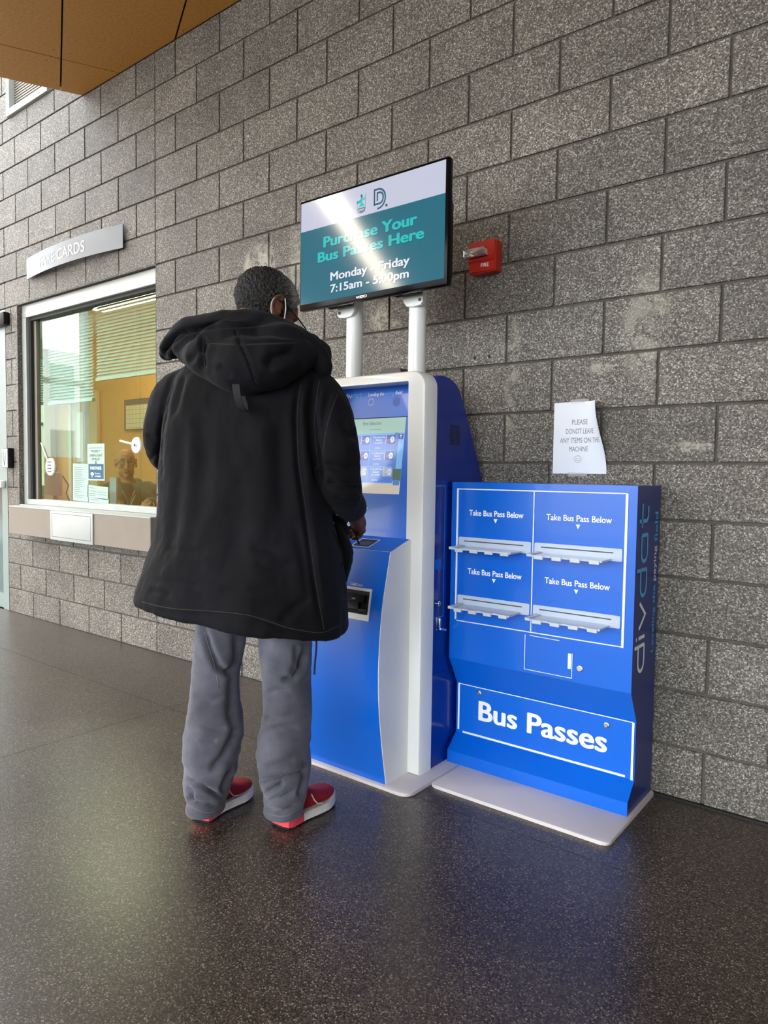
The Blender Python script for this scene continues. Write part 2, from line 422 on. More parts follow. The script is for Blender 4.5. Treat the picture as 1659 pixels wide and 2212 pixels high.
for c in range(0, 24):
    z = zc_(c); BH = zc_(c+1)-z; zc = z + BH/2
    spans = []
    lft = -22 if c < 12 else -26
    h = lft if c % 2 == 0 else lft-1
    while h < 24:
        a, b_ = max(h, lft), h+2
        if a < -12 < b_: spans += [(a, -12), (-12, b_)]
        else: spans.append((a, b_))
        h += 2
    cut = []
    for a, b_ in spans:
        x0, x1 = a*B, b_*B
        op = None
        if OP[2]-.01 < zc < OP[3]+.01: op = OP
        if UW[2]-.01 < zc < UW[3]+.01: op = UW
        if op is None or x1 <= op[0]+1e-6 or x0 >= op[1]-1e-6: cut.append((x0, x1))
        else:
            if x0 < op[0]-.02: cut.append((x0, op[0]))
            if x1 > op[1]+.02: cut.append((op[1], x1))
    if 4 <= c < 12 and c % 2 == 1: cut = [(-22*B, -21.5*B), (-21.5*B, -21*B)] + [q for q in cut if q[0] > -20*B]
    for x0, x1 in cut:
        w = x1-x0-.0095
        if w < .02: continue
        seen = (x0 < .95 and c <= 17) or (c == 18 and x0 < -.9) or (c in (19, 20) and x0 < -3.0)
        if seen:
            mt = 'block'
            for i_, (sx, sz, rx, rz, _a, _n) in enumerate(SCUFFS):
                if x0-rx < sx < x1+rx and z-rz < sz < z+B+rz: mt = 'block_scuffed_%d' % i_
            o = bpy.data.objects.new('block', block_mesh(w, mt, BH-.0097)); o.location = ((x0+x1)/2, random.uniform(-.0005, .0007), zc)
            COL.objects.link(o); o.parent = wall
        else: rest.append(((x0+x1)/2, zc, w))
bm = bmesh.new()
for x, z, w in rest: bm_box(bm, (x-w/2, 0, z-.0967), (x+w/2, .03, z+.0967))
tag(from_bm('block_field', bm, 'block', wall), kind='stuff')
# reveals of the ticket window opening (the blocks' own returns)
boxes('reveal', [((OP[0]-.03, .0, OP[2]), (OP[0], .12, OP[3]-.002)), ((CJ, .032, OP[2]), (CJ+.03, .12, OP[3])), ((OP[0], .002, OP[3]), (CJ, .12, OP[3]+.03))], 'block', wall)
# control joint: a pale backer bead in a dark slot
box('control_joint', (CJ-.0042, .003, 0), (CJ+.0042, .01, 3.9), 'mortar', wall)
for (x, z) in ((-.147, 1.65), (-.078, 1.651), (-1.62, 2.10)):
    lathe('drill_hole', [(.007, -.0012), (.007, .001)], (x, 0, z), (0, 1, 0), 'black_matte', wall, n=10)
tag(boxes('trim_1', [((-.02, -.014, -.002), (6, .006, .007)), ((-4.47, -.006, -.002), (-.02, .006, .003))], 'sealant'), kind='structure')

# wood-panelled soffit: panels run askew to the wall
e1 = Vector((-.452, -.892)).normalized(); e2 = Vector((-e1.y, e1.x)); SO = Vector((-3.274, 0))
def clip(poly, n, d):
    out = []
    for i in range(len(poly)):
        a, b_ = poly[i], poly[(i+1) % len(poly)]; fa, fb = a.dot(n)-d, b_.dot(n)-d
        if fa <= 0: out.append(a)
        if fa*fb < 0: out.append(a + (b_-a)*(fa/(fa-fb)))
    return out
ZS = 3.70
sof = mk('ceiling_soffit', [(*(SO+e1*s+e2*t), ZS+.03) for s, t in ((-4, .01), (8, .01), (8, 7), (-4, 7))], [(0, 1, 2, 3)], 'black_matte'); tag(sof, kind='structure')
sb = [-3.501+.606*i for i in range(19)]; tb = [0, .405, 1.625, 2.845, 4.065, 5.285, 6.5]
for i in range(len(sb)-1):
    for j in range(len(tb)-1):
        q = [SO+e1*s+e2*t for s, t in ((sb[i]+.005, tb[j]+.004), (sb[i+1]-.005, tb[j]+.004), (sb[i+1]-.005, tb[j+1]-.004), (sb[i]+.005, tb[j+1]-.004))]
        q = clip(q, Vector((0, 1)), -.002); q = clip(q, Vector((1, 0)), 4.0)
        if len(q) < 3: continue
        if j == 2 and 2.0 < sb[i+1] < 6.6: q = clip(q, e2*-1, -(SO.dot(e2)+1.625+.115))
        if j == 1 and 2.0 < sb[i+1] < 6.6: q = clip(q, e2, SO.dot(e2)+1.625-.115)
        if len(q) < 3: continue
        pn = prism('panel', [tuple(v) for v in q], (ZS, ZS+.018), XY, 'wood_panel', sof)
        cs = sum((v for v in q), Vector((0, 0)))/len(q)
        if cs.y > -1.0 and cs.x < -1.4:
            for v in q:
                d = cs - v
                if d.length < .3: continue
                s = v + d.normalized()*.09
                lathe('screw', [(.004, -.001), (.004, .001)], (s.x, s.y, ZS), (0, 0, 1), 'dark_grey', pn, n=8)
bm = bmesh.new()
c0 = SO+e2*.0; c1 = SO+e1*7.4
bm_prism(bm, [tuple(c0), tuple(c1), tuple(c1+e2*.05), tuple(c0+e2*.05)], (ZS+.001, 5.2), XY)
tag(from_bm('trim_2', bm, 'hall_white'), kind='structure')

# rest of the hall, behind and beside the camera
tag(mk('ceiling', [(-2.9, -10, 5.2), (6, -10, 5.2), (6, .11, 5.2), (-2.9, .11, 5.2)], [(0, 3, 2, 1)], 'hall_white'), kind='structure')
# glazed roof over the entrance side: bars only
tag(boxes('ceiling_skylight', [((x-.04, -10, 5.15), (x+.04, .11, 5.3)) for x in (-9.2, -7.6, -6.0, -4.4, -2.9)] + [((-9.2, y-.04, 5.15), (-2.9, y+.04, 5.25)) for y in (-10, -8, -6, -4, -2, 0)], 'mullion'), kind='structure')
tag(box('wall_right', (6, -10, 0), (6.15, .11, 5.2), 'hall_white'), kind='structure')
def curtain(name, a, b_, n, zs):
    a, b_ = Vector(a), Vector(b_); d = (b_-a); L = d.length; d.normalize(); nn = Vector((-d.y, d.x))
    bm = bmesh.new()
    for i in range(n+1):
        c = a + d*(L*i/n)
        bm_prism(bm, [tuple(c+d*.035+nn*.06), tuple(c-d*.035+nn*.06), tuple(c-d*.035-nn*.06), tuple(c+d*.035-nn*.06)], (0, 5.2), XY)
    for z in zs:
        bm_prism(bm, [tuple(a+nn*.05), tuple(b_+nn*.05), tuple(b_-nn*.05), tuple(a-nn*.05)], (z-.04, z+.04), XY)
    tag(from_bm(name, bm, 'mullion'), kind='structure')
curtain('window_3', (-9.2, -3.1), (-9.2, .0), 2, (.05, 2.5, 4.0, 5.1))
curtain('window_6', (-9.2, -10), (-9.2, -6.4), 2, (.05, 2.5, 4.0, 5.1))
tag(box('wall_left_added', (-9.35, -6.4, 0), (-9.2, -3.1, 5.2), 'wood_panel'), kind='structure')  # unseen solid stretch, added to dim the reflection in the ticket glass
curtain('window_4', (6, -10), (-9.2, -10), 9, (.05, 1.1, 2.5, 4.0, 5.1))
tag(mk('ground', [(-60, -60, -.12), (40, -60, -.12), (40, 40, -.12), (-60, 40, -.12)], [(0, 1, 2, 3)], 'hall_grey'), kind='structure')
def hit(pl, x, y):
    d = ray(x, y); t = (pl.o-CAM).dot(pl.N)/d.dot(pl.N); q = CAM + d*t - pl.o
    return q.dot(pl.U), q.dot(pl.V)
def crop(x0, y0, sc): return lambda x, y: (x0+x*sc, y0+y*sc)
def curve_pts(pts, n=6):
    # Catmull-Rom through 2-D points
    P = [Vector(p) for p in pts]; out = []
    for i in range(len(P)-1):
        a, b, c, d = P[max(i-1, 0)], P[i], P[i+1], P[min(i+2, len(P)-1)]
        for k in range(n):
            t = k/n
            out.append(tuple(.5*((2*b)+(c-a)*t+(2*a-5*b+4*c-d)*t*t+(3*b-a-3*c+d)*t**3)))
    out.append(tuple(P[-1])); return out
def quad(name, pl, u0, u1, v0, v1, m, parent=None, lift=.0004, **kw):
    return mk(name, [pl.p(u0, v0, lift), pl.p(u1, v0, lift), pl.p(u1, v1, lift), pl.p(u0, v1, lift)], [(0, 1, 2, 3)], m, parent, **kw)
def emis(name, col, k=1.0, rough=.09, spec=.5):
    return mat(name, (.01, .01, .012), rough, spec=spec, emit=col, estr=k)
emis('scr_white', srgb(196, 200, 220)); emis('scr_teal', srgb(8, 104, 126)); emis('scr_turq', srgb(22, 190, 192)); emis('scr_deep', srgb(24, 92, 112)); emis('scr_text', srgb(226, 232, 240)); emis('scr_shadow', srgb(6, 76, 94))
emis('scr_pale_green', srgb(178, 214, 202), .8); emis('scr_blue', srgb(92, 128, 210), .9); emis('scr_sky', srgb(126, 182, 238), .9); emis('scr_card', srgb(78, 84, 176), .8); emis('scr_silver', srgb(176, 186, 200), .8); emis('scr_cream', srgb(216, 206, 190), .8); emis('scr_tree', srgb(96, 120, 104), .8); emis('scr_ink', srgb(96, 112, 122), .8); emis('scr_lav', srgb(214, 222, 240), .9); emis('scr_tower', srgb(104, 138, 196), .8)

def divdat(name, pl, u0, v0, h, wfac, m1, m2, parent, wd):
    # thin rounded wordmark: bowls and stems drawn as strokes; h = x-height
    w = h*wfac; g = w*.32
    def d_(x): return [[(x+w, v0), (x+w*.45, v0), *arc(x+w*.35, v0+h*.5, w*.35, 1.5*pi, .5*pi, 8, h*.5)[0:], (x+w, v0+h), (x+w, v0+h*1.62)], [(x+w, v0), (x+w, v0+h)]]
    x = u0; a = []
    a += d_(x); x += w+g
    a += [[(x, v0), (x, v0+h)], [(x, v0+h*1.3), (x, v0+h*1.45)]]; x += g*1.1
    a += [[(x, v0+h), (x+w*.5, v0), (x+w, v0+h)]]; x += w+g*.8
    b = []
    b += d_(x); x += w+g
    b += [[(x+w, v0), (x+w*.4, v0), *arc(x+w*.3, v0+h*.5, w*.3, 1.5*pi, .5*pi, 8, h*.5), (x+w, v0+h)], [(x+w, v0), (x+w, v0+h)]]; x += w+g*.9
    b += [[(x+w*.25, v0+h*1.5), (x+w*.25, v0+h*.25), (x+w*.4, v0), (x+w*.8, v0)], [(x, v0+h), (x+w*.9, v0+h)]]; x += w
    strokes(name, pl, a, wd, m1, parent); strokes(name, pl, b, wd, m2, parent)
    return x

# ================================================================== payment kiosk
KX0, KX1, KC = -.64, -.08, -.36
K = thing('payment_kiosk', 'tall blue and white bus-pass payment kiosk the man in black stands at', 'kiosk', (KC, -.35, 0))
prism('base_plate', rrect(-.70, -.02, -.62, -.03, .035), (.0005, .0125), XY, 'base_plate', K, bev=.003)
front = curve_pts([(-.598, .013), (-.625, .16), (-.648, .337), (-.650, .498), (-.634, .668), (-.590, .872)], 6)
prism('pedestal', front + [(-.473, .91), (-.45, .91), (-.45, .013)], (-.587, -.133), YZ, 'white_paint', K)
fp = [(y-.0025, z) for y, z in front]
prism('front_panel', fp + [(y+.001, z) for y, z in reversed(front)], (-.5835, -.1365), YZ, 'blue_print', K)
LV = Vector((0, .117, .038)).normalized()
LP = Plane((0, -.59, .872), (1, 0, 0), LV)
prism('ledge_panel', [(-.5835, .002), (-.1365, .002), (-.1365, .1215), (-.5835, .1215)], (.0003, .0024), LP.fr(), 'blue_print', K)
rd = boxes('reader_frame', [], 'white_line', K)
bpy.data.objects.remove(rd)
rdr = from_bm('reader_frame', (lambda bm: (strokes_bm(bm, LP, [[(-.335, .016), (-.25, .016), (-.25, .089), (-.335, .089), (-.335, .016)]], .004, .003), bm)[1])(bmesh.new()), 'white_line', K)
quad('reader_glass', LP, -.333, -.252, .018, .087, 'black_plastic', rdr, lift=.0028)
quad('reader_lens', LP, -.322, -.264, .032, .070, 'dark_grey', rdr, lift=.0031)
# white surround
fr_bm = bmesh.new()
outer = rrect(KX0, KX1, .0127, 1.541, .062, 8, (0, 0, 1, 1)); inner = rrect(-.564, -.156, .90, 1.503, .006, 8, (0, 0, 1, 1))
no, ni = len(outer), len(inner)
def ring(bm, pts, y): return [bm.verts.new((x, y, z)) for x, z in pts]
yf, yb = -.465, -.381
def inset(pts, d):
    cx, cz = KC, .77; out = []
    for i, p in enumerate(pts):
        a, b_ = Vector(pts[i-1]), Vector(pts[(i+1) % len(pts)]); t = (b_-a).normalized(); n = Vector((-t.y, t.x)); out.append((p[0]+n.x*d, p[1]+n.y*d))
    return out
of2, of1, of0 = ring(fr_bm, inset(outer, .014), yf), ring(fr_bm, inset(outer, .0045), yf+.0038), ring(fr_bm, outer, yf+.014)
ob0, ob1 = ring(fr_bm, outer, yb-.004), ring(fr_bm, inset(outer, .004), yb)
inf, inb = ring(fr_bm, inner, yf), ring(fr_bm, inner, yb)
def strip(bm, a, b_):
    n = len(a)
    for i in range(n): bm.faces.new((a[i], a[(i+1) % n], b_[(i+1) % n], b_[i]))
for a, b_ in ((of2, of1), (of1, of0), (of0, ob0), (ob0, ob1), (ob1, inb), (inb, inf), (inf, of2)): strip(fr_bm, a, b_)
from_bm('surround', fr_bm, 'white_paint', K, smooth=True, auto=35)
# blue rear housing
hp = [(-.381, .013), (-.381, 1.527), *curve_pts([(-.381, 1.528), (-.326, 1.531), (-.262, 1.518), (-.215, 1.484), (-.165, 1.405)], 5)[1:], (-.02, 1.128), (-.02, .013)]
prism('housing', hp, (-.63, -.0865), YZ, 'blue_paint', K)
SP = Plane((-.0865, 0, 0), (0, 1, 0), (0, 0, 1))
strokes('access_door', SP, [[(-.375, .602), (-.309, .602), (-.309, 1.112), (-.375, 1.112)]], .002, 'light_blue_print', K)
strokes('panel_seam', SP, [[(-.38, .384), (-.205, .372)]], .0016, 'black_matte', K)
vt = quad('vent', SP, -.284, -.2, 1.27, 1.35, 'blue_paint', K)
bm = bmesh.new()
for k in range(13):
    z = 1.272+k*.0062
    for y0 in (-.281, -.241): bm_box(bm, (-.0868, y0, z), (-.0852, y0+.034, z+.0032))
from_bm('vent_slots', bm, 'black_matte', vt)
lathe('lock', [(.011, 0), (.011, .006), (.007, .007), (.007, .012)], (-.0865, -.345, .656), (1, 0, 0), 'chrome', K, n=16)
lv = box('latch_handle', (-.0865, -.345, .553), (-.076, -.334, .6), 'chrome', K, bev=.002)
tube('latch_lever', [(-.08, -.339, .556), (-.074, -.305, .548)], .0055, 'chrome', lv, n=8)
box('maker_plate', (-.0866, -.372, .79), (-.0857, -.325, .83), 'blue_print', K, bev=.0003)
# recessed display panel
DP = Plane((0, -.462, .905), (1, 0, 0), Vector((0, .08, .598)).normalized())
prism('display_panel', [(-.564, 0), (-.156, 0), (-.156, .603), (-.564, .603)], (-.012, 0), DP.fr(), 'blue_print', K)
c4 = crop(660, 780, .24111); cs = crop(740, 830, .113)
sa, sb_ = hit(DP, *c4(835, 1195)), hit(DP, *c4(908, 502))
SU0, SU1, SV0, SV1 = -.508, -.2115, sa[1], sb_[1]
scr = prism('screen', [(SU0, SV0), (SU1, SV0), (SU1, SV1), (SU0, SV1)], (.0002, .0012), DP.fr(), 'scr_sky', K)
quad('screen_gap', DP, -.564, -.156, SV1+.001, SV1+.004, 'black_matte', K)
L = .0014
def rows(v): return SV0 + (SV1-SV0)*v
def cols(u): return SU0 + (SU1-SU0)*u
def sq(name, u0, u1, v0, v1, m, lift=0): return quad(name, DP, cols(u0), cols(u1), rows(v0), rows(v1), m, scr, lift=L+lift)
sq('header_band', 0, 1, .80, 1, 'scr_pale_green'); sq('footer_band', 0, 1, 0, .135, 'scr_cream')
sq('tower_picture', .84, .905, .2, .8, 'scr_tower', .0001); sq('tree_picture', .87, 1, .17, .33, 'scr_tree', .00015); sq('bench_picture', .885, .985, .115, .185, 'scr_tower', .0002)
sq('up_button', .905, .985, .715, .785, 'scr_card', .0003)
strokes('arrow', DP, [[(cols(.945), rows(.728)), (cols(.945), rows(.772))], [(cols(.93), rows(.757)), (cols(.945), rows(.773)), (cols(.96), rows(.757))]], .0022, 'scr_text', scr, lift=L+.0005)
text('screen_title', 'Fare Selection', DP, cols(.28), cols(.60), rows(.912), rows(.962), 'scr_ink', scr, lift=L+.0003)
strokes('screen_subtitle', DP, [[(cols(.40), rows(.852)), (cols(.60), rows(.852))]], .0011, 'scr_ink', scr, lift=L+.0003)
for k, (l1, cost, num, cm) in enumerate([('7 Day Regional Pass', 'Cost $10.00', '7', 'scr_card'), ('31 Day Regional Pass', 'Cost $70.00', '31', 'scr_card'), ('31 Day DDOT Pass', 'Cost $50.00', '31', 'scr_silver')]):
    t1 = .775-.212*k; b0 = t1-.205
    for u0, u1 in ((0, .43), (.44, .865)):
        sq('fare_tile', u0, u1, b0, t1, 'scr_blue', .0002)
    U0 = .46
    text('fare_name', l1, DP, cols(U0+.02), cols(U0+.23), rows(t1-.045), rows(t1-.018), 'scr_text', scr, bold=.01, lift=L+.0005)
    text('fare_kind', 'Reduced', DP, cols(U0+.075), cols(U0+.17), rows(t1-.078), rows(t1-.052), 'scr_text', scr, bold=.01, lift=L+.0005)
    text('fare_cost', cost, DP, cols(U0+.05), cols(U0+.19), rows(t1-.118), rows(t1-.095), 'scr_text', scr, bold=.01, lift=L+.0005)
    text('fare_state', 'Sold Out', DP, cols(U0+.07), cols(U0+.16), rows(t1-.182), rows(t1-.16), 'scr_text', scr, bold=.01, lift=L+.0005)
    for off in (0, -.425):
        sq('fare_card', .70+off, .85+off, t1-.122, t1-.005, cm, .0005)
        sq('card_stripe', .70+off, .712+off, t1-.122, t1-.005, 'scr_cream', .0007)
        bm = bmesh.new(); cx, cz = cols(.81+off), rows(t1-.062)
        bm.faces.new([bm.verts.new(DP.p(cx+.0105*cos(a*pi/12), cz+.0125*sin(a*pi/12), L+.0008)) for a in range(24)])
        from_bm('card_disc', bm, 'scr_lav', scr)
        text('card_number', num, DP, cx-.003*len(num), cx+.003*len(num), cz-.005, cz+.005, 'scr_ink', scr, bold=.01, lift=L+.001)
        strokes('card_mark', DP, [[(cols(.73+off), rows(t1-.068)), (cols(.74+off), rows(t1-.072)), (cols(.775+off), rows(t1-.06))]], .0012, 'scr_lav', scr, lift=L+.0008)
# header print
a0, a1 = hit(DP, *c4(352, 330)), hit(DP, *c4(528, 328))
divdat('wordmark', DP, a0[0], a0[1]-.003, .0125, 1.18, 'print_white', 'light_blue_print', K, .0026)
l0, l1_ = hit(DP, *c4(560, 318)), hit(DP, *c4(868, 300))
tw = l1_[0]-l0[0]
for s, f0, f1, m_ in (('Leveling the', 0, .48, 'print_white'), ('paying', .50, .775, 'light_blue_print'), ('field', .80, 1, 'print_white')):
    text('tagline', s, DP, l0[0]+tw*f0, l0[0]+tw*f1, l0[1]-.005 if s != 'field' else l0[1]-.0005, l0[1]+.0135, m_, K, bold=.012, shear=.18)
cc = hit(DP, *c4(588, 368)); strokes('camera_ring', DP, [arc(cc[0], cc[1], .0135, 0, 2*pi, 28)[:-1]+[(cc[0]+.0135, cc[1])]], .0016, 'print_white', K)
bm = bmesh.new(); g0 = hit(DP, *c4(815, 365))
for i in range(8):
    for j in range(9):
        if (i-3.5)**2+(j-4)**2 < 18: bm_box(bm, DP.p(g0[0]+(i-3.5)*.0045-.0011, g0[1]+(j-4)*.0045-.0011, .0002), DP.p(g0[0]+(i-3.5)*.0045+.0011, g0[1]+(j-4)*.0045+.0011, .0006))
from_bm('speaker_holes', bm, 'black_matte', K)
ci = hit(DP, 771, 1143); strokes('card_icon', DP, [[(ci[0]-.013, ci[1]-.008), (ci[0]+.013, ci[1]-.008), (ci[0]+.013, ci[1]+.008), (ci[0]-.013, ci[1]+.008), (ci[0]-.013, ci[1]-.008)], [(ci[0]-.009, ci[1]+.001), (ci[0]+.002, ci[1]+.001)], [(ci[0]-.009, ci[1]-.003), (ci[0]-.001, ci[1]-.003)]], .0012, 'light_blue_print', K)
ci = hit(DP, 789, 1097); text('reader_word', 'Mobile', DP, ci[0]-.03, ci[0]+.013, ci[1]-.005, ci[1]+.007, 'print_white', K, bold=.01)
# cash acceptor on the pedestal
FP = Plane((0, -.6345, .668), (1, 0, 0), Vector((0, .0345, .17)).normalized())
c6 = crop(640, 1200, .2441)
FP = Plane((0, -.6365, .668), (1, 0, 0), Vector((0, .030, .185)).normalized())
q0, q1 = hit(FP, *c6(642, 585)), hit(FP, *c6(672, 300))
ax1, av0, av1 = q1[0], q0[1], q1[1]; ax0 = -.345
cash = from_bm('cash_acceptor', (lambda bm: (bm_prism(bm, [(ax0, av0), (ax1, av0), (ax1, av1), (ax0, av1)], (-.01, .004), FP.fr()), bm)[1])(bmesh.new()), 'white_paint', K)
quad('acceptor_mouth', FP, ax0+.006, ax1-.006, av0+.022, av1-.010, 'black_matte', cash, lift=.0046)
for (u0, u1, v0, v1, w0, w1, mm_) in ((.2, .88, .55, .80, .004, .016, 'black_plastic'), (.3, .75, .34, .56, .004, .022, 'black_plastic'), (.12, .95, .30, .36, .004, .012, 'black_plastic'), (.35, .68, .30, .325, .012, .0155, 'dark_grey'), (.1, .28, .30, .33, .012, .014, 'chrome'), (.5, .62, .62, .68, .016, .017, 'chrome')):
    W_ = ax1-ax0; H_ = av1-av0
    bm = bmesh.new(); bm_prism(bm, rrect(ax0+W_*u0, ax0+W_*u1, av0+H_*v0, av0+H_*v1, .003, 3), (w0, w1), FP.fr()); from_bm('acceptor_guide', bm, mm_, cash)
t0 = hit(FP, *c6(482, 258)); t1 = hit(FP, *c6(532, 245)); t2 = hit(FP, *c6(592, 262))
text('cash_word', 'Cash', FP, t0[0], t1[0], t0[1]-.001, t0[1]+.0105, 'print_white', K, bold=.02, lift=.001)
text('cash_word_small', 'Dinero', FP, t1[0]+.003, t2[0], t0[1]-.001, t0[1]+.0085, 'print_white', K, bold=.0, lift=.001)
FQ = Plane((0, -.6465, .56), (1, 0, 0), Vector((0, .008, .09)).normalized())
b0 = hit(FQ, *c6(495, 640)); bx, bz = b0
strokes('banknote_icon', FQ, [[(bx-.0125, bz-.029), (bx+.0125, bz-.029), (bx+.0125, bz+.029), (bx-.0125, bz+.029), (bx-.0125, bz-.029)], arc(bx, bz, .0085, 0, 2*pi, 20), [(bx-.0125, bz-.021), (bx-.0065, bz-.029)], [(bx+.0125, bz-.021), (bx+.0065, bz-.029)], [(bx-.0125, bz+.021), (bx-.0065, bz+.029)], [(bx+.0125, bz+.021), (bx+.0065, bz+.029)], [(bx+.0045, bz+.003), (bx+.002, bz-.004), (bx-.001, bz), (bx-.003, bz+.004), (bx-.005, bz-.003)]], .0016, 'print_white', K, lift=.001)
b1 = hit(FQ, *c6(438, 695)); strokes('insert_arrow', FQ, [[(b1[0], b1[1]-.018), (b1[0], b1[1]+.018)], [(b1[0]-.003, b1[1]+.013), (b1[0], b1[1]+.018), (b1[0]+.003, b1[1]+.013)]], .001, 'print_white', K, lift=.001)
# posts that carry the display, and the grey cap between them
for x, s in ((-.525, -1), (-.205, 1)):
    ps = tube('post', [(x, -.345, 1.50), (x, -.345, 1.93)], .0345, 'white_paint', K, n=24)
    bm = bmesh.new()
    pg = [(x+s*.056, 1.90), (x+s*.056, 1.812), (x+s*.046, 1.80), (x+s*.012, 1.796), (x-s*.02, 1.80), (x-s*.036, 1.82), (x-s*.036, 1.90)]
    if s > 0: pg = pg[::-1]
    bm_prism(bm, pg, (-.392, -.377), XZ); from_bm('bracket', bm, 'white_paint', ps)
    lathe('bolt', [(.006, 0), (.006, .004)], (x+s*.043, -.392, 1.818), (0, -1, 0), 'dark_grey', ps, n=10)
bm = bmesh.new(); bm_prism(bm, curve_pts([(-.405, 1.52), (-.400, 1.57), (-.37, 1.582), (-.32, 1.583), (-.295, 1.572), (-.29, 1.52)], 4), (-.33, -.26), XZ)
from_bm('rear_cap', bm, 'dark_grey', K)

# ================================================================== display above the kiosk
T = thing('television', 'wide black-framed screen reading Purchase Your Bus Passes Here above the kiosk', 'screen', (-.35, -.45, 1.83))
TX0, TX1, TZ0, TZ1, TY = -.716, .015, 1.828, 2.2745, -.48
bm = bmesh.new(); bm_box(bm, (TX0, TY, TZ0), (TX1, TY+.03, TZ1), .006, 2); from_bm('bezel', bm, 'tv_black', T, smooth=True, auto=40)
prism('back_shell', [(TY+.028, TZ0+.004), (TY+.075, TZ0+.02), (TY+.085, TZ0+.05), (TY+.085, TZ1-.14), (TY+.05, TZ1-.06), (TY+.028, TZ1-.03)], (TX0+.03, TX1-.03), YZ, 'tv_black', T, bev=.004)
TP = Plane((0, TY, 0), (1, 0, 0), (0, 0, 1))
SX0, SX1, SZ0, SZ1, SZM = TX0+.009, TX1-.012, 1.852, TZ1-.011, 2.148
pic = quad('picture', TP, SX0, SX1, SZ0, SZM, 'scr_teal', T, lift=.0008)
quad('picture_band', TP, SX0, SX1, SZM, SZ1, 'scr_white', pic, lift=.0008)
t3 = crop(620, 320, .30139)
def tvt(s, xl, yl, xr, yr, h, m, sh=True, bold=.02, dn=0):
    a = hit(TP, *t3(xl, yl)); b_ = hit(TP, *t3(xr, yr)); v = (a[1]+b_[1])/2
    if sh: text('lettering_shadow', s, TP, a[0]+.002, b_[0]+.002, v-dn-.0025, v+h-.0025, 'scr_shadow', pic, bold=bold, lift=.0010)
    text('lettering', s, TP, a[0], b_[0], v-dn, v+h, m, pic, bold=bold, lift=.0014)
tvt('Purchase Your', 262, 700, 935, 565, .043, 'scr_turq', bold=.042); tvt('Bus Passes Here', 222, 812, 985, 660, .041, 'scr_turq', bold=.042)
tvt('Monday - Friday', 312, 938, 880, 852, .034, 'scr_text', bold=.028, dn=.009); tvt('7:15am - 5:00pm', 312, 1035, 874, 937, .034, 'scr_text', bold=.028, dn=.008)
# D. mark
dx, dz, dw = -.292, 2.194, .0075
def Dp(x0, x1, z0, z1, r): return [(x0, z0), (x0, z1), (x1-r, z1), *arc(x1-r, z1-r, r, pi/2, 0, 8), *arc(x1-r, z0+r, r, 0, -pi/2, 8), ]
x0, x1, z0, z1 = dx-.026, dx+.026, dz-.031, dz+.037
strokes('letter_mark', TP, [[(x0+.0, z0+.010), (x0, z1), *arc(x1-.034, z1-.034, .034, pi/2, 0, 8), *arc(x1-.034, z0+.030, .034, 0, -pi/2, 8), (x0+.014, z0-.004)],
    [(x0-.0035, z0+.0135), (x0+.024, z0+.0135), *arc(x0+.024, z0+.0315, .018, -pi/2, 0, 6), *arc(x0+.024, z0+.0365, .018, 0, pi/2, 6), (x0+.014, z0+.0545), (x0+.014, z0+.024)]], .0068, 'scr_deep', pic, lift=.0014)
bm = bmesh.new(); bm.faces.new([bm.verts.new(TP.p(x1+.006+.0055*cos(a*pi/8), z0+.000+.0055*sin(a*pi/8), .0014)) for a in range(16)]); from_bm('letter_dot', bm, 'scr_deep', pic)
# small emblem: kneeling figure with raised arms on a shield
ex, ez = -.383, 2.2
strokes('emblem_shield', TP, [[(ex-.02, ez-.03), (ex-.02, ez+.012)], [(ex+.02, ez-.03), (ex+.02, ez+.018)], [(ex-.019, ez-.036), (ex, ez-.041), (ex+.019, ez-.036)]], .0014, 'scr_deep', pic, lift=.0012)
prism('emblem_plate', [(ex-.018, ez-.034), (ex, ez-.039), (ex+.018, ez-.034), (ex+.018, ez-.02), (ex-.018, ez-.02)], (.0012, .0013), TP.fr(), 'scr_deep', pic)
text('emblem_word', 'DETROIT', TP, ex-.016, ex+.016, ez-.033, ez-.024, 'scr_text', pic, bold=.02, lift=.0018)
prism('emblem_figure', [(ex-.015, ez-.017), (ex-.004, ez-.003), (ex-.006, ez+.010), (ex-.012, ez+.0), (ex-.022, ez+.002), (ex-.023, ez+.006), (ex-.026, ez+.006), (ex-.025, ez-.001), (ex-.011, ez-.004), (ex-.003, ez+.017), (ex+.007, ez+.019), (ex+.014, ez+.011), (ex+.018, ez+.02), (ex+.023, ez+.034), (ex+.0245, ez+.033), (ex+.02, ez+.018), (ex+.0165, ez+.007), (ex+.012, ez+.007), (ex+.006, ez+.011), (ex+.005, ez-.002), (ex+.015, ez-.01), (ex+.014, ez-.015)][::-1], (.0014, .0015), TP.fr(), 'scr_turq', pic)
bm = bmesh.new(); bm.faces.new([bm.verts.new(TP.p(ex+.001+.005*cos(a*pi/8), ez+.024+.0062*sin(a*pi/8), .0016)) for a in range(16)]); from_bm('emblem_head', bm, 'scr_deep', pic)
text('maker_name', 'VIZIO', TP, -.405, -.35, 1.8365, 1.8455, 'chrome', T, bold=.01, lift=.0012)
for cx in (-.53, -.19):
    bm = bmesh.new()
    for k in range(22): bm_box(bm, (cx-.055+k*.005, TY+.034, TZ0+.001), (cx-.0525+k*.005, TY+.055, TZ0+.006))
    from_bm('speaker_slots', bm, 'black_matte', T)

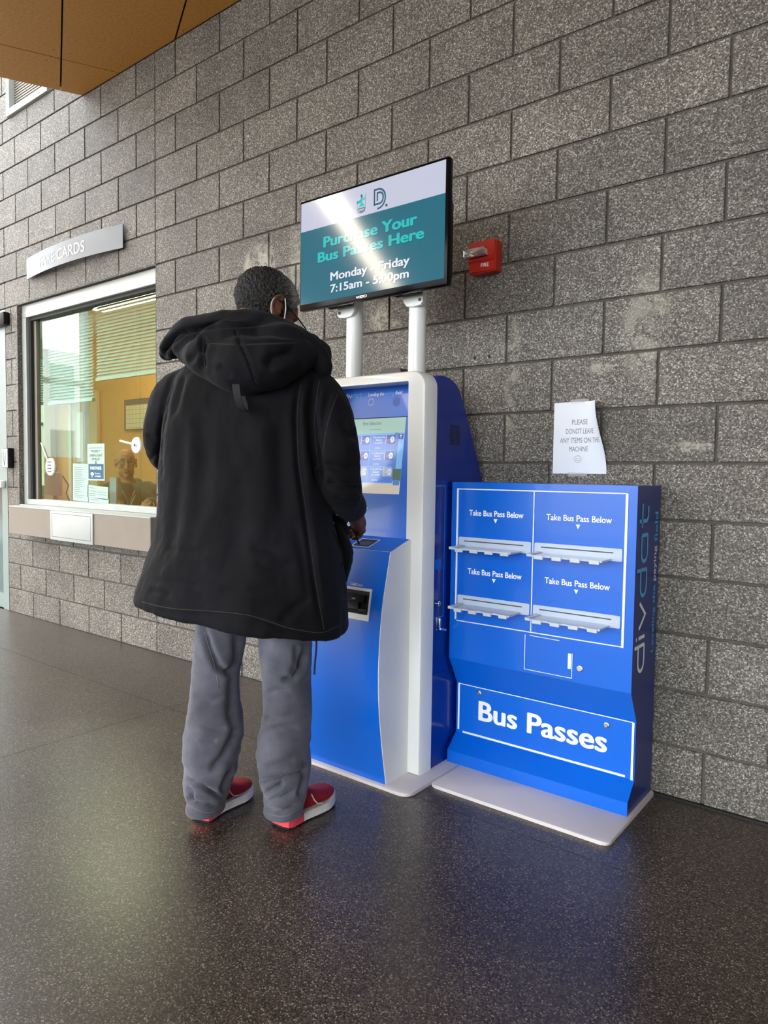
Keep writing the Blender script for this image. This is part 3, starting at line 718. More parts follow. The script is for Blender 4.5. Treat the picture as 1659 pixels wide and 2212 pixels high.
# ================================================================== bus pass dispenser
D = thing('bus_pass_dispenser', 'low wide blue cabinet lettered Bus Passes with four pass trays', 'dispenser', (.28, -.15, 0))
DX0, DX1, DY = -.075, .642, -.275
prism('base_plate', rrect(-.018, .656, -.487, -.008, .025), (.0005, .013), XY, 'base_plate', D, bev=.003)
prof = [(DY, .013), (DY, .060), (-.212, .116), (-.212, .321), (DY, .434), (DY, 1.1275), (-.022, 1.1275), (-.022, .013)]
body = bmesh.new(); bm_prism(body, prof, (DX0, DX1), YZ); body.faces.ensure_lookup_table()
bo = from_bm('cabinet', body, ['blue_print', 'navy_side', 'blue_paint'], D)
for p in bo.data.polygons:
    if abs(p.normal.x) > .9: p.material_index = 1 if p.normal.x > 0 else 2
PP = Plane((0, DY, 0), (1, 0, 0), (0, 0, 1))
# hinged front with white edge strips
for u0, u1, v0, v1, w in ((-.051, -.044, .590, 1.103, 0), (.604, .613, .584, 1.102, 0), (.2725, .2765, .590, 1.102, 0), (-.044, .604, 1.0985, 1.103, 0), (-.044, .604, .5845, .5885, 0)):
    box('edge_strip', (u0, DY-.004, v0), (u1, DY+.002, v1), 'white_line', D, bev=.001)
d5 = crop(970, 1140, .24111)
tray_shape = None
for k, (u0, u1, zc) in enumerate(((-.0395, .2665, .894), (.2805, .598, .894), (-.0395, .2665, .668), (.2805, .598, .668))):
    sl = prism('slot_plate', rrect(u0, u1, zc-.0215, zc+.0215, .005, 4), (DY-.003, DY), XZ, 'frost_plastic', D)
    box('slot', (u0+.025, DY-.0034, zc+.0045), (u1-.03, DY-.0028, zc+.0085), 'dark_grey', sl)
    ta, tb_ = u0+.018, u1-.035; n = 4; w = (tb_-ta)/n; pts = [(ta, DY-.003)]
    yfz = DY-.088
    pts += [(ta-.006, yfz+.004), (ta-.004, yfz-.006), (ta+.012, yfz-.007)]
    for i in range(n):
        a_ = ta+w*i
        pts += [(a_+w*.18, yfz), (a_+w*.30, yfz-.005), (a_+w*.88, yfz-.005)] if i else [(a_+w*.34, yfz), (a_+w*.42, yfz-.005), (a_+w*.9, yfz-.005)]
        if i < n-1: pts += [(a_+w*1.0, yfz)]
    pts += [(tb_, yfz-.005), (tb_, DY-.003)]
    bm = bmesh.new(); bm_prism(bm, pts, (zc-.0195, zc-.0135), XY)
    for i in range(n): bm_box(bm, (ta+w*(i+.36), yfz-.009, zc-.027), (ta+w*(i+.88), yfz-.002, zc-.0138), .0012, 1)
    from_bm('tray', bm, 'clear_tray', sl)
    box('tray_lip', (ta-.005, yfz-.006, zc-.0138), (ta+.012, DY-.003, zc-.0095), 'clear_tray', sl, bev=.001)
for (xl, yl, xr, yr, tx, ty) in ((235, 297, 609, 316, 415, 338), (766, 331, 1219, 348, 984, 376), (224, 700, 596, 738, 404, 750), (754, 765, 1205, 812, 972, 824)):
    c5 = crop(940, 1020, .31344)
    a = hit(PP, *c5(xl, yl)); b_ = hit(PP, *c5(xr, yr)); v = (a[1]+b_[1])/2; t_ = hit(PP, *c5(tx, ty))
    text('lettering', 'Take Bus Pass Below', PP, a[0], b_[0], v-.001, v+.021, 'print_white', D, bold=.022)
    cx = (a[0]+b_[0])/2
    mk('arrow_mark', [PP.p(cx-.008, t_[1]+.0075, .0006), PP.p(cx, t_[1]-.0085, .0006), PP.p(cx+.008, t_[1]+.0075, .0006)], [(0, 1, 2)], 'print_white', D)
sd = prism('service_door', [(.252, .447), (.4335, .447), (.4335, .573), (.252, .573)], (DY-.0006, DY+.001), XZ, 'blue_print', D)
strokes('door_gap', PP, [[(.252, .575), (.252, .447), (.434, .447), (.434, .535)], [(.27, .5745), (.385, .573)]], .0022, 'white_line', sd, lift=.0012)
box('pull_tab', (.419, DY-.005, .479), (.4315, DY+.001, .534), 'white_line', sd, bev=.002)
lathe('lock', [(.011, 0), (.011, .004), (.008, .005), (.008, .007)], (.463, DY, .486), (0, -1, 0), 'brass_lock', D, n=18)
RY = -.212
RP = Plane((0, RY, 0), (1, 0, 0), (0, 0, 1))
lp = prism('lower_panel', [(-.058, .122), (.636, .122), (.636, .320), (-.058, .320)], (RY-.003, RY+.001), XZ, 'blue_print', D)
for a, b_ in (((-.066, RY-.004, .13), (-.058, RY, .319)), ((.630, RY-.0045, .116), (.638, RY-.003, .318)), ((-.058, RY-.0045, .316), (.632, RY-.003, .3195)), ((-.04, RY-.007, .121), (.612, RY-.003, .129))):
    box('edge_strip', a, b_, 'white_line', lp, bev=.0008)
c7 = crop(900, 1400, .33755)
RP2 = Plane((0, RY-.003, 0), (1, 0, 0), (0, 0, 1))
a = hit(RP2, *c7(395, 460)); b_ = hit(RP2, *c7(1218, 672))
text('lettering', 'Bus Passes', RP2, a[0], b_[0], .187, .266, 'print_white', lp, bold=.03, lift=.001)
for (x, y) in ((400, 287), (1216, 493)):
    q = hit(RP2, *c7(x, y)); lathe('lock', [(.010, 0), (.010, .004), (.007, .005), (.006, .008)], (q[0], RY-.003, q[1]), (0, -1, 0), 'brass_lock', lp, n=16)
# lettering up the right side
XS = Plane((DX1, 0, 0), (0, 0, 1), (0, -1, 0))    # reads upwards
if XS.N.x < 0: XS.N = -XS.N
divdat('wordmark', XS, .492, .158, .062, 1.44, 'print_white', 'light_blue_print', D, .0125)
for s, f0, f1, m_ in (('Leveling the', .535, .775, 'light_blue_print'), ('paying', .79, .915, 'print_white'), ('field', .93, 1.035, 'light_blue_print')):
    text('tagline', s, XS, f0, f1, .045, .082, m_, D, bold=.012)

# ================================================================== fire alarm, notice, sign on the wall
A = thing('fire_alarm', 'red fire alarm strobe with clear lens on the block wall', 'alarm', (-.094, 0, 1.985))
bm = bmesh.new(); bm_prism(bm, rrect(-.157, -.030, 1.987, 2.116, .008, 4), (-.052, -.002), XZ)
bmesh.ops.bevel(bm, geom=[e for e in bm.edges if all(v.co.y < -.05 for v in e.verts)], offset=.005, segments=2, affect='EDGES'); from_bm('housing', bm, 'red_plastic', A, smooth=True, auto=35)
prism('ridge', [(-.052, 2.03), (-.058, 2.036), (-.058, 2.046), (-.052, 2.05)], (-.155, -.035), YZ, 'red_plastic', A)
m, nt, b = nodes_of('clear_lens'); b.inputs['Transmission Weight'].default_value = .85; b.inputs['Roughness'].default_value = .08; b.inputs['Base Color'].default_value = (.9, .92, .92, 1)
ln = prism('lens', rrect(-.166, -.068, 2.05, 2.084, .006, 4), (-.080, -.05), XZ, 'clear_lens', A, bev=.003)
tube('flash_tube', [(-.155, -.063, 2.067), (-.078, -.063, 2.067)], .006, 'chrome', ln, n=10)
box('reflector', (-.158, -.0535, 2.053), (-.076, -.0522, 2.081), 'chrome', ln)
AP = Plane((0, -.052, 0), (1, 0, 0), (0, 0, 1)); text('lettering', 'FIRE', AP, -.098, -.061, 2.008, 2.023, 'print_white', A, bold=.01)
box('speaker_notch', (-.12, -.0525, 2.089), (-.1, -.0518, 2.094), 'black_matte', A)

class Curl:
    # sheet of paper held by tape; its right edge lifts off the wall towards the top
    def p(s, u, v, w=0):
        t = min(1, max(0, v/.276)); a = 1-(1-t)**2.0
        k0 = .216-.105*a; ang = 0; x, y = .219+min(u, k0), -.003
        if u > k0 and a > .02:
            R_ = .105/1.35 if a > 0 else 9; th = (u-k0)/R_*1.0
            x += R_*sin(th)*1.0; y -= R_*(1-cos(th))
            nx, ny = -sin(th), -cos(th)
        else: nx, ny = 0, -1
        return Vector((x+nx*w, y+ny*w, 1.166+v+.0*u))
CU = Curl(); NU, NV = 28, 20
vs = [CU.p(.216*i/NU, .276*j/NV) for j in range(NV+1) for i in range(NU+1)]
fs = [(j*(NU+1)+i, j*(NU+1)+i+1, (j+1)*(NU+1)+i+1, (j+1)*(NU+1)+i) for j in range(NV) for i in range(NU)]
NT = thing('paper_notice', 'white paper notice taped to the wall above the blue cabinet', 'notice', (.325, 0, 1.166))
mk('sheet', vs, fs, 'paper', NT, smooth=True)
for s, u0, u1, v0 in (('PLEASE', .075, .138, .189), ('DONOT LEAVE', .051, .166, .154), ('ANY ITEMS ON THIS', .028, .196, .119), ('MACHINE', .066, .141, .0855)):
    text('lettering', s, CU, u0, u1, v0, v0+.0195, 'print_grey', NT, lift=.0006)
strokes('smiley', CU, [arc(.103, .056, .0135, 0, 2*pi, 24), arc(.103, .057, .008, -pi*.95, -pi*.05, 10), arc(.0985, .0585, .0022, 0, pi, 5), arc(.1075, .0585, .0022, 0, pi, 5)], .0012, 'print_grey', NT)
for z0, z1 in ((1.437, 1.452), (1.156, 1.171)):
    mk('tape', [(.285, -.0042, z0), (.36, -.0042, z0), (.36, -.0042, z1), (.285, -.0042, z1)], [(0, 1, 2, 3)], 'tape', NT)

class Bow:
    def p(s, u, v, w=0):
        c = (u-.65)/.65; y = -.022-.05*(1-c*c)
        return Vector((-4.055+u, y-w, 2.583+v))
BW = Bow()
FS = thing('fare_cards_sign', 'curved brushed metal sign reading Fare Cards over the ticket window', 'sign', (-3.405, 0, 2.583))
NU = 24; vs = []; fs = []
for i in range(NU+1):
    u = 1.295*i/NU
    vs += [BW.p(u, 0, 0), BW.p(u, .152, 0), BW.p(u, .152, -.006), BW.p(u, 0, -.006)]
for i in range(NU):
    for k in range(4): fs.append((4*i+k, 4*i+4+k, 4*i+4+(k+1) % 4, 4*i+(k+1) % 4))
fs += [(3, 2, 1, 0), (4*NU, 4*NU+1, 4*NU+2, 4*NU+3)]
bm = bmesh.new(); V_ = [bm.verts.new(v) for v in vs]
for f in fs: bm.faces.new([V_[i] for i in f])
from_bm('face', bm, 'steel_sign', FS, smooth=True, auto=30)
for u in (.15, 1.145): box('standoff', (-4.055+u-.02, BW.p(u, 0).y+.012, 2.62), (-4.055+u+.02, -.0005, 2.70), 'steel_sign', FS)
text('lettering', 'FARE CARDS', BW, .27, .905, .037, .112, 'print_white', FS, lift=.0015, bold=-.004)
# ================================================================== ticket window and booth
def glass_material(name, tint, ior):
    m, nt, b = nodes_of(name); nt.nodes.remove(b); out = nt.nodes['Material Output']
    t = N(nt, 'ShaderNodeBsdfTransparent'); t.inputs[0].default_value = tint
    g = N(nt, 'ShaderNodeBsdfGlossy'); g.inputs['Roughness'].default_value = .01; g.inputs[0].default_value = (.88, 1, .94, 1)
    f = N(nt, 'ShaderNodeFresnel'); f.inputs[0].default_value = ior
    gm = N(nt, 'ShaderNodeNewGeometry'); sb0 = N(nt, 'ShaderNodeMath', operation='SUBTRACT'); sb0.inputs[0].default_value = 1; nt.links.new(gm.outputs['Backfacing'], sb0.inputs[1])
    ml = N(nt, 'ShaderNodeMath', operation='MULTIPLY'); nt.links.new(f.outputs[0], ml.inputs[0]); nt.links.new(sb0.outputs[0], ml.inputs[1])
    mx = N(nt, 'ShaderNodeMixShader'); nt.links.new(ml.outputs[0], mx.inputs[0]); nt.links.new(t.outputs[0], mx.inputs[1]); nt.links.new(g.outputs[0], mx.inputs[2])
    nt.links.new(mx.outputs[0], out.inputs[0]); return m
glass_material('window_glass', (.86, .97, .91, 1), 1.75)
mat('booth_wall', (.70, .36, .11), .7, var=.04); mat('booth_pale', (.68, .6, .42), .7); mat('booth_door', (.5, .33, .17), .5, var=.1); mat('booth_floor', (.2, .18, .15), .6); mat('blind', (.42, .44, .41), .5)
mat('desk', (.3, .22, .14), .4); mat('pale_grey', (.5, .53, .52), .4); mat('door_pale', (.2, .25, .235), .35, var=.03); mat('door_green', srgb(70, 92, 88), .15, var=.1)
mat('booth_fill_diffuser', (.9, .85, .7), .5, emit=(1, .82, .55, 1), estr=20.0)
mat('poster_green', (.36, .52, .41), .6); mat('poster_blue', (.016, .085, .16), .6)
mat('leaf', (.16, .28, .15), .5); mat('brick', (.36, .17, .1), .8, var=.2, vscale=20); mat('outside_white', (.8, .82, .8), .7); mat('outside_glass', (.32, .38, .38), .2)

wn = bmesh.new()
FZ = .876
for a, b_ in (((OP[0], .035, 2.328), (CJ, .12, OP[3])), ((OP[0], .035, FZ), (-4.205, .12, 2.328)), ((-4.205, .035, FZ), (CJ, .12, .918)), ((CJ-.028, .05, .918), (CJ, .12, 2.328))):
    bm_box(wn, a, b_, .003, 1)
win = from_bm('window_1', wn, 'aluminium'); tag(win, kind='structure')
boxes('gasket', [((-4.205, .06, 2.306), (CJ-.028, .115, 2.328)), ((-4.205, .06, .918), (-4.178, .115, 2.306))], 'dark_gasket', win)
box('inner_stile', (-4.178, .085, .918), (-4.14, .115, 2.306), 'taupe_metal', win)
for x0, x1 in ((-4.14, -2.762), (-2.756, CJ-.028)):
    box('pane', (x0, .098, .918), (x1, .106, 2.306), 'window_glass', win)
tag(boxes('trim_3', [((OP[0]+.001, .0, .8), (CJ-.001, .16, FZ-.0005))], 'aluminium'), kind='structure')
# shelf box with pass-through drawer under the window
SH = thing('counter_box', 'taupe metal counter box with white pass drawer below the ticket window', 'counter', (-3.2, -.075, .663))
bm = bmesh.new(); bm_box(bm, (-4.118, -.15, .664), (-2.279, -.002, .868), .002, 1); from_bm('box', bm, 'taupe_metal', SH)
box('counter_top', (-4.118, -.152, .868), (-2.277, -.002, .8755), 'drawer_paint', SH)
dr = prism('drawer_front', [(-3.468, .662), (-2.912, .662), (-2.912, .866), (-3.468, .866)], (-.160, -.150), XZ, 'drawer_paint', SH, bev=.002)
boxes('drawer_groove', [((-3.444, -.1606, .684), (-2.936, -.1600, .6865)), ((-3.444, -.1606, .8455), (-2.936, -.1600, .848)), ((-3.444, -.1606, .684), (-3.4415, -.1600, .848)), ((-2.9385, -.1606, .684), (-2.936, -.1600, .848))], 'dark_grey', dr)

BX0, BX1, BY1, BZ1 = -7.4, -2.1, 1.9, 2.76
tag(box('wall_booth_rear', (BX0, BY1, 0), (BX1, BY1+.1, BZ1), 'booth_wall'), kind='structure')
tag(box('wall_booth_right', (BX1, .12, 0), (BX1+.1, BY1, BZ1), 'booth_wall'), kind='structure')
tag(boxes('wall_booth_left', [((BX0-.1, .12, 0), (BX0, BY1, .95)), ((BX0-.1, .12, 2.55), (BX0, BY1, BZ1)), ((BX0-.1, .12, .95), (BX0, .3, 2.55)), ((BX0-.1, 1.75, .95), (BX0, BY1, 2.55))], 'booth_pale'), kind='structure')
tag(box('ceiling_booth', (BX0-.1, .12, BZ1), (BX1+.1, BY1+.1, BZ1+.05), 'hall_white'), kind='structure')
tag(mk('floor_booth', [(BX0, .11, .001), (BX1, .11, .001), (BX1, BY1, .001), (BX0, BY1, .001)], [(0, 1, 2, 3)], 'booth_floor'), kind='structure')
w5 = boxes('window_5', [((BX0-.06, .3, 1.7), (BX0-.02, 1.75, 1.74)), ((BX0-.06, 1.0, .95), (BX0-.02, 1.05, 2.55))], 'aluminium'); tag(w5, kind='structure')
box('pane', (BX0-.045, .3, .95), (BX0-.04, 1.75, 2.55), 'window_glass', w5)
d2 = box('door_2', (-6.95, BY1-.03, .002), (-6.52, BY1-.002, 2.02), 'booth_door'); tag(d2, kind='structure')
boxes('door_frame', [((-7.02, BY1-.04, .002), (-6.95, BY1-.002, 2.09)), ((-6.52, BY1-.04, .002), (-6.36, BY1-.002, 2.09)), ((-6.95, BY1-.04, 2.02), (-6.52, BY1-.002, 2.09))], 'booth_pale', d2)
box('door_pane', (-6.82, BY1-.034, 1.25), (-6.68, BY1-.03, 1.85), 'outside_white', d2)
lp_ = thing('booth_fill_light', 'unseen flat warm light panel added to brighten the ticket booth', 'light', (-4.6, 1.0, BZ1))  # hidden lamp, added to brighten the booth interior
box('light_frame', (-5.2, .7, BZ1-.03), (-4.0, 1.3, BZ1-.001), 'hall_white', lp_); box('diffuser', (-5.17, .73, BZ1-.034), (-4.03, 1.27, BZ1-.03), 'booth_fill_diffuser', lp_)
CA = thing('wall_calendar', 'beige dry-erase calendar hanging on the yellow booth wall', 'calendar', (-5.57, BY1, 1.62))
box('board', (-5.80, BY1-.02, 1.615), (-5.30, BY1-.001, 1.935), 'booth_pale', CA)
boxes('frame', [((-5.81, BY1-.025, 1.605), (-5.79, BY1-.001, 1.945)), ((-5.79, BY1-.025, 1.605), (-5.29, BY1-.001, 1.617)), ((-5.79, BY1-.025, 1.937), (-5.29, BY1-.001, 1.947)), ((-5.30, BY1-.025, 1.617), (-5.285, BY1-.001, 1.937))], 'dark_grey', CA)
box('header', (-5.785, BY1-.0215, 1.885), (-5.305, BY1-.0195, 1.935), 'dark_grey', CA)
CP = Plane((0, BY1-.02, 0), (1, 0, 0), (0, 0, 1))
strokes('grid_lines', CP, [[(-5.785+.068*k, 1.63), (-5.785+.068*k, 1.88)] for k in range(8)] + [[(-5.785, 1.63+.05*k), (-5.305, 1.63+.05*k)] for k in range(6)], .003, 'print_grey', CA)
def blind(name, label, P0, d, length, z0, z1, pitch, nrm):
    r = thing(name, label, 'blind', (*(Vector(P0[:2])+Vector(d)*(length/2)), z1))
    P0 = Vector(P0[:2]); d = Vector(d); nrm = Vector(nrm); n = int((z1-.03-z0)/pitch)
    bm = bmesh.new()
    h = .010
    pts = [P0-nrm*h, P0+d*length-nrm*h, P0+d*length+nrm*h, P0+nrm*h]
    zs = (-.0115, -.0115, .0115, .0115)
    vs = [(p.x, p.y, z) for p, z in zip(pts, zs)] + [(p.x, p.y, z-.0008) for p, z in zip(pts, zs)]
    me = bpy.data.meshes.new('slat'); me.from_pydata(vs, [], [(0, 1, 2, 3), (7, 6, 5, 4), (0, 4, 5, 1), (1, 5, 6, 2), (2, 6, 7, 3), (3, 7, 4, 0)]); me.materials.append(MATS['blind'])
    for k in range(n):
        o = bpy.data.objects.new('slat', me); COL.objects.link(o); o.parent = r; o.matrix_parent_inverse = Matrix.Translation(-r.location); o.location = (0, 0, z0+.03+k*pitch)
    def rail(nm, za, zb, w):
        bm = bmesh.new(); q = [P0-nrm*w, P0+d*length-nrm*w, P0+d*length+nrm*w, P0+nrm*w]; bm_prism(bm, [tuple(p) for p in q], (za, zb), XY); from_bm(nm, bm, 'blind', r)
    rail('head_rail', z1-.03, z1, .016); rail('bottom_rail', z0, z0+.02, .013)
    for f in (.12, .5, .88):
        p = P0+d*(length*f)+nrm*.014; tube('cord', [(p.x, p.y, z0+.02), (p.x, p.y, z1-.03)], .0015, 'white_line', r, n=5)
blind('venetian_blind', 'white venetian blind hanging in the right half of the ticket window', (-3.42, .175), (1, 0), .93, 1.80, 2.42, .0235, (0, 1))
blind('venetian_blind', 'white venetian blind lowered farther in the left half of the ticket window', (-4.13, .175), (1, 0), .66, 1.66, 2.42, .0235, (0, 1))
blind('venetian_blind', 'pale venetian blind over the daylit side window of the booth', (BX0+.05, .3), (0, 1), 1.45, 1.95, 2.55, .03, (1, 0))
DK = thing('booth_desk', 'wooden desk top inside the booth behind the ticket window', 'desk', (-3.9, .45, 0))
box('desk_top', (-5.2, .16, .83), (-2.45, .46, .865), 'desk', DK); 
for x in (-5.15, -2.52):
    box('desk_panel', (x-.015, .18, .003), (x+.015, .44, .83), 'desk', DK)
MO = thing('desk_monitor', 'grey monitor seen from behind on the booth desk beside the left window edge', 'monitor', (-4.55, .42, .865))
box('screen_back', (-4.68, .40, .93), (-4.42, .43, 1.13), 'pale_grey', MO, bev=.006); box('stand', (-4.57, .42, .88), (-4.53, .44, .95), 'black_plastic', MO); box('foot', (-4.63, .34, .8655), (-4.47, .45, .88), 'black_plastic', MO)
tube('cable', [(-4.44, .44, 1.1), (-4.40, .47, 1.02), (-4.42, .46, .95), (-4.38, .47, .88)], .006, 'black_matte', MO, n=6)
# things fixed to the glass
G1 = Plane((0, .0965, 0), (1, 0, 0), (0, 0, 1))
PS = thing('partner_poster', 'green and blue Project Green Light Detroit partner poster on the ticket glass', 'poster', (-3.31, .097, 1.08))
pu0, pu1, pv0, pv1 = -3.423, -3.197, 1.079, 1.341
bm = bmesh.new(); bm_box(bm, (pu0, .0962, pv0), (pu1, .0975, pv1)); from_bm('sheet', bm, 'poster_green', PS)
quad('lower_half', G1, pu0+.012, pu1-.012, pv0+.01, pv0+.118, 'poster_blue', PS, lift=.0006)
for s, f0, f1, v0, v1, m_, bd in (('PROJECT', .24, .76, .197, .217, 'print_black', 0), ('GREEN LIGHT', .12, .88, .170, .189, 'print_black', 0), ('DETROIT', .25, .75, .143, .162, 'print_black', 0), ('PARTNER', .17, .83, .077, .099, 'print_white', .02), ('Detroit', .44, .74, .045, .056, 'print_white', 0), ('creates', .44, .78, .025, .036, 'print_white', 0)):
    text('lettering', s, G1, pu0+(pu1-pu0)*f0, pu0+(pu1-pu0)*f1, pv0+v0, pv0+v1, m_, PS, bold=bd, lift=.0012)
strokes('rule', G1, [[(pu0+.03, pv1-.03), (pu1-.03, pv1-.03)]], .004, 'print_grey', PS, lift=.001)
px_ = (pu0+pu1)/2
prism('emblem', [(px_-.014, pv0+.12), (px_+.014, pv0+.12), (px_+.012, pv0+.126), (px_+.004, pv0+.128), (px_+.012, pv0+.138), (px_+.004, pv0+.136), (px_, pv0+.14), (px_-.004, pv0+.135), (px_-.014, pv0+.133), (px_-.003, pv0+.128)], (.001, .0014), G1.fr(), 'poster_blue', PS)
prism('tree_mark', [(pu0+.062, pv0+.02), (pu0+.066, pv0+.036), (pu0+.085, pv0+.04), (pu0+.08, pv0+.055), (pu0+.06, pv0+.058), (pu0+.042, pv0+.052), (pu0+.044, pv0+.04), (pu0+.06, pv0+.036), (pu0+.058, pv0+.02)], (.001, .0013), G1.fr(), 'print_white', PS)
def sheet(name, label, u0, u1, v0, v1, lines, tilt=0):
    t = thing(name, label, 'notice', ((u0+u1)/2, .0975, v0), 'papers on the ticket glass')
    pl = Plane((u0, .0972, v0), Vector((cos(tilt), 0, sin(tilt))), Vector((-sin(tilt), 0, cos(tilt))))
    w, h = u1-u0, v1-v0
    prism('sheet', [(0, 0), (w, 0), (w, h), (0, h)], (-.0005, .0005), pl.fr(), 'paper_green', t)
    strokes('print_lines', pl, [[(w*a, h*y), (w*b_, h*y)] for y, a, b_ in lines], .004, 'print_grey', t, lift=.0009)
sheet('paper_notice', 'tall typed notice on the ticket glass left of the green poster', -3.634, -3.418, .926, 1.2, [(y/20, .1, .35+.5*random.random()) for y in range(2, 19)], -.02)
sheet('paper_notice', 'small printed sheet on the ticket glass just below the blue poster half', -3.428, -3.16, .955, 1.045, [(.8, .1, .4), (.55, .08, .45), (.55, .52, .92), (.35, .08, .45), (.35, .52, .92), (.2, .08, .4)], -.04)
sheet('paper_notice', 'lowest paper slip at the bottom rail of the ticket glass', -3.41, -3.15, .921, .955, [(.6, .1, .5)], -.02)
def glass_disc(name, label, c, r, rod0, rod1, slots):
    t = thing(name, label, 'speak hole', (c[0], .08, c[1]-r))
    d = lathe('disc', [(r, 0), (r, .006), (r*.93, .012), (r*.5, .014)], (c[0], .098, c[1]), (0, -1, 0), 'white_paint', t, n=32)
    if slots:
        for k in (-1, 0, 1, 2): box('slot', (c[0]-r*.45, .0832, c[1]+(k-.5)*r*.36-.004), (c[0]+r*.45, .0842, c[1]+(k-.5)*r*.36+.004), 'dark_grey', d, bev=.0003)
    else:
        lathe('hub', [(r*.28, 0), (r*.28, .005)], (c[0], .084, c[1]), (0, -1, 0), 'pale_grey', d, n=20); lathe('hub_core', [(r*.16, 0), (r*.16, .002)], (c[0], .079, c[1]), (0, -1, 0), 'dark_grey', d, n=16)
    tube('rod', [rod0, rod1], .008 if not slots else .006, 'white_paint' if slots else 'chrome', t, n=10)
glass_disc('speak_through', 'slotted white disc on a thin diagonal rod at the left of the ticket glass', (-3.957, 1.173), .069, (-4.00, .094, 1.22), (-4.10, .094, 1.36), True)
glass_disc('speak_through', 'plain white disc with grey hub and chrome rod beside the man in black', (-2.797, 1.323), .055, (-2.84, .09, 1.33), (-2.925, .05, 1.352), False)
AH = thing('acrylic_holder', 'pale upright acrylic holder on the desk in front of the seated man', 'holder', (-3.35, .3, .865))
box('panel', (-3.46, .29, .87), (-3.37, .302, 1.10), 'frost_plastic', AH); box('foot', (-3.48, .265, .8655), (-3.35, .325, .873), 'frost_plastic', AH)
PL = thing('reflection_plant', 'small leafy green plant added for greenery reflected in the ticket glass beside the man in black', 'plant', (-2.72, .3, .865))  # added plant, stands in for greenery mirrored in the glass
lathe('pot', [(.04, 0), (.055, .09), (.05, .09), (.048, .08)], (-2.72, .3, .8655), (0, 0, 1), 'dark_grey', PL, n=16)
for k in range(22):
    a = k*2.4; l = .12+.08*random.random(); bnd = .35+.5*random.random(); c = Vector((-2.72, .3, .94)); d = Vector((cos(a), sin(a), 0)); s = Vector((-sin(a), cos(a), 0))
    vs = []
    for i in range(5):
        t = i/4; p = c + d*(l*bnd*t*t) + Vector((0, 0, l*(t-.35*t*t*bnd))); w = .009*sin(pi*min(.97, t*.85+.12)); vs += [p-s*w, p+s*w]
    mk('leaf', vs, [(2*i, 2*i+1, 2*i+3, 2*i+2) for i in range(4)], 'leaf', PL)

# upper window under the soffit
uw = bmesh.new()
for a, b_ in (((UW[0], -.02, UW[2]-.0), (UW[1], .09, UW[2]+.05)), ((UW[0], -.02, UW[2]+.05), (UW[0]+.05, .09, UW[3])), ((UW[1]-.05, -.02, UW[2]+.05), (UW[1], .09, UW[3])), ((UW[0]+.05, -.02, UW[3]-.05), (UW[1]-.05, .09, UW[3]))): bm_box(uw, a, b_)
u2 = from_bm('window_2', uw, 'drawer_paint'); tag(u2, kind='structure')
box('screen_panel', (UW[0]+.05, .03, UW[2]+.05), (UW[1]-.05, .04, UW[3]-.05), 'taupe_metal', u2)
for k in range(24): box('slat', (UW[0]+.055, .018, UW[2]+.06+k*.02), (UW[1]-.055, .03, UW[2]+.072+k*.02), 'taupe_metal', u2)

# entrance beyond the end of the block wall
d1 = bmesh.new()
for a, b_ in (((-4.57, .0, 0), (WL-.002, .09, 2.42)), ((-5.72, .0, 0), (-5.62, .09, 2.42)), ((-5.62, 0, 2.34), (-4.57, .09, 2.42)), ((-5.62, .02, .002), (-4.57, .08, .12))): bm_box(d1, a, b_)
dr1 = from_bm('door_1', d1, 'door_pale'); tag(dr1, kind='structure')
box('upper_panel', (-5.62, .04, 1.06), (-4.57, .06, 2.34), 'door_pale', dr1); box('lower_panel', (-5.62, .04, .12), (-4.57, .06, 1.0), 'door_green', dr1); box('push_bar', (-5.6, -.04, 1.0), (-4.5, .0, 1.06), 'white_paint', dr1, bev=.01)
tag(boxes('wall_left_return', [((-9.2, 0, 0), (-5.725, .11, 5.2)), ((-5.725, .032, 2.43), (WL-.002, .11, 5.2))], 'hall_white'), kind='structure')
bx = box('door_operator', (-4.66, -.05, 2.285), (-4.385, -.0015, 2.385), 'black_plastic', bev=.006); tag(bx, 'black box bracket at the top of the block pier by the left door', 'door closer')
pb = thing('door_push_plate', 'black and grey push plate on the block pier left of the ticket window', 'push plate', (-4.4, 0, 1.16))
box('housing', (-4.452, -.045, 1.16), (-4.352, -.0015, 1.318), 'black_plastic', pb, bev=.003); box('face_plate', (-4.449, -.0475, 1.165), (-4.36, -.045, 1.313), 'pale_grey', pb)
BP_ = Plane((0, -.0475, 0), (1, 0, 0), (0, 0, 1)); strokes('mark', BP_, [[(-4.43, 1.3), (-4.41, 1.2), (-4.405, 1.18)], [(-4.375, 1.30), (-4.395, 1.24), (-4.407, 1.18)], [(-4.445, 1.28), (-4.41, 1.18)]], .004, 'print_black', pb)

# hall lights, parallel to the soffit
mat('strip_diffuser', (.9, .9, .85), .5, emit=(1, .84, .62, 1), estr=38.0)
r = thing('strip_light', 'long warm strip light recessed in the wood soffit', 'light', (*(SO+e1*4.3+e2*1.625), ZS))
for nm, w0, w1, z0, z1, m_ in (('diffuser', -.10, .10, ZS+.004, ZS+.012, 'strip_diffuser'), ('channel', -.112, .112, ZS+.012, ZS+.028, 'hall_white')):
    bm = bmesh.new(); q = [SO+e1*a_+e2*(1.625+b_) for a_, b_ in ((2.05, w0), (6.5, w0), (6.5, w1), (2.05, w1))]; bm_prism(bm, [tuple(p) for p in q], (z0, z1), XY); from_bm(nm, bm, m_, r)
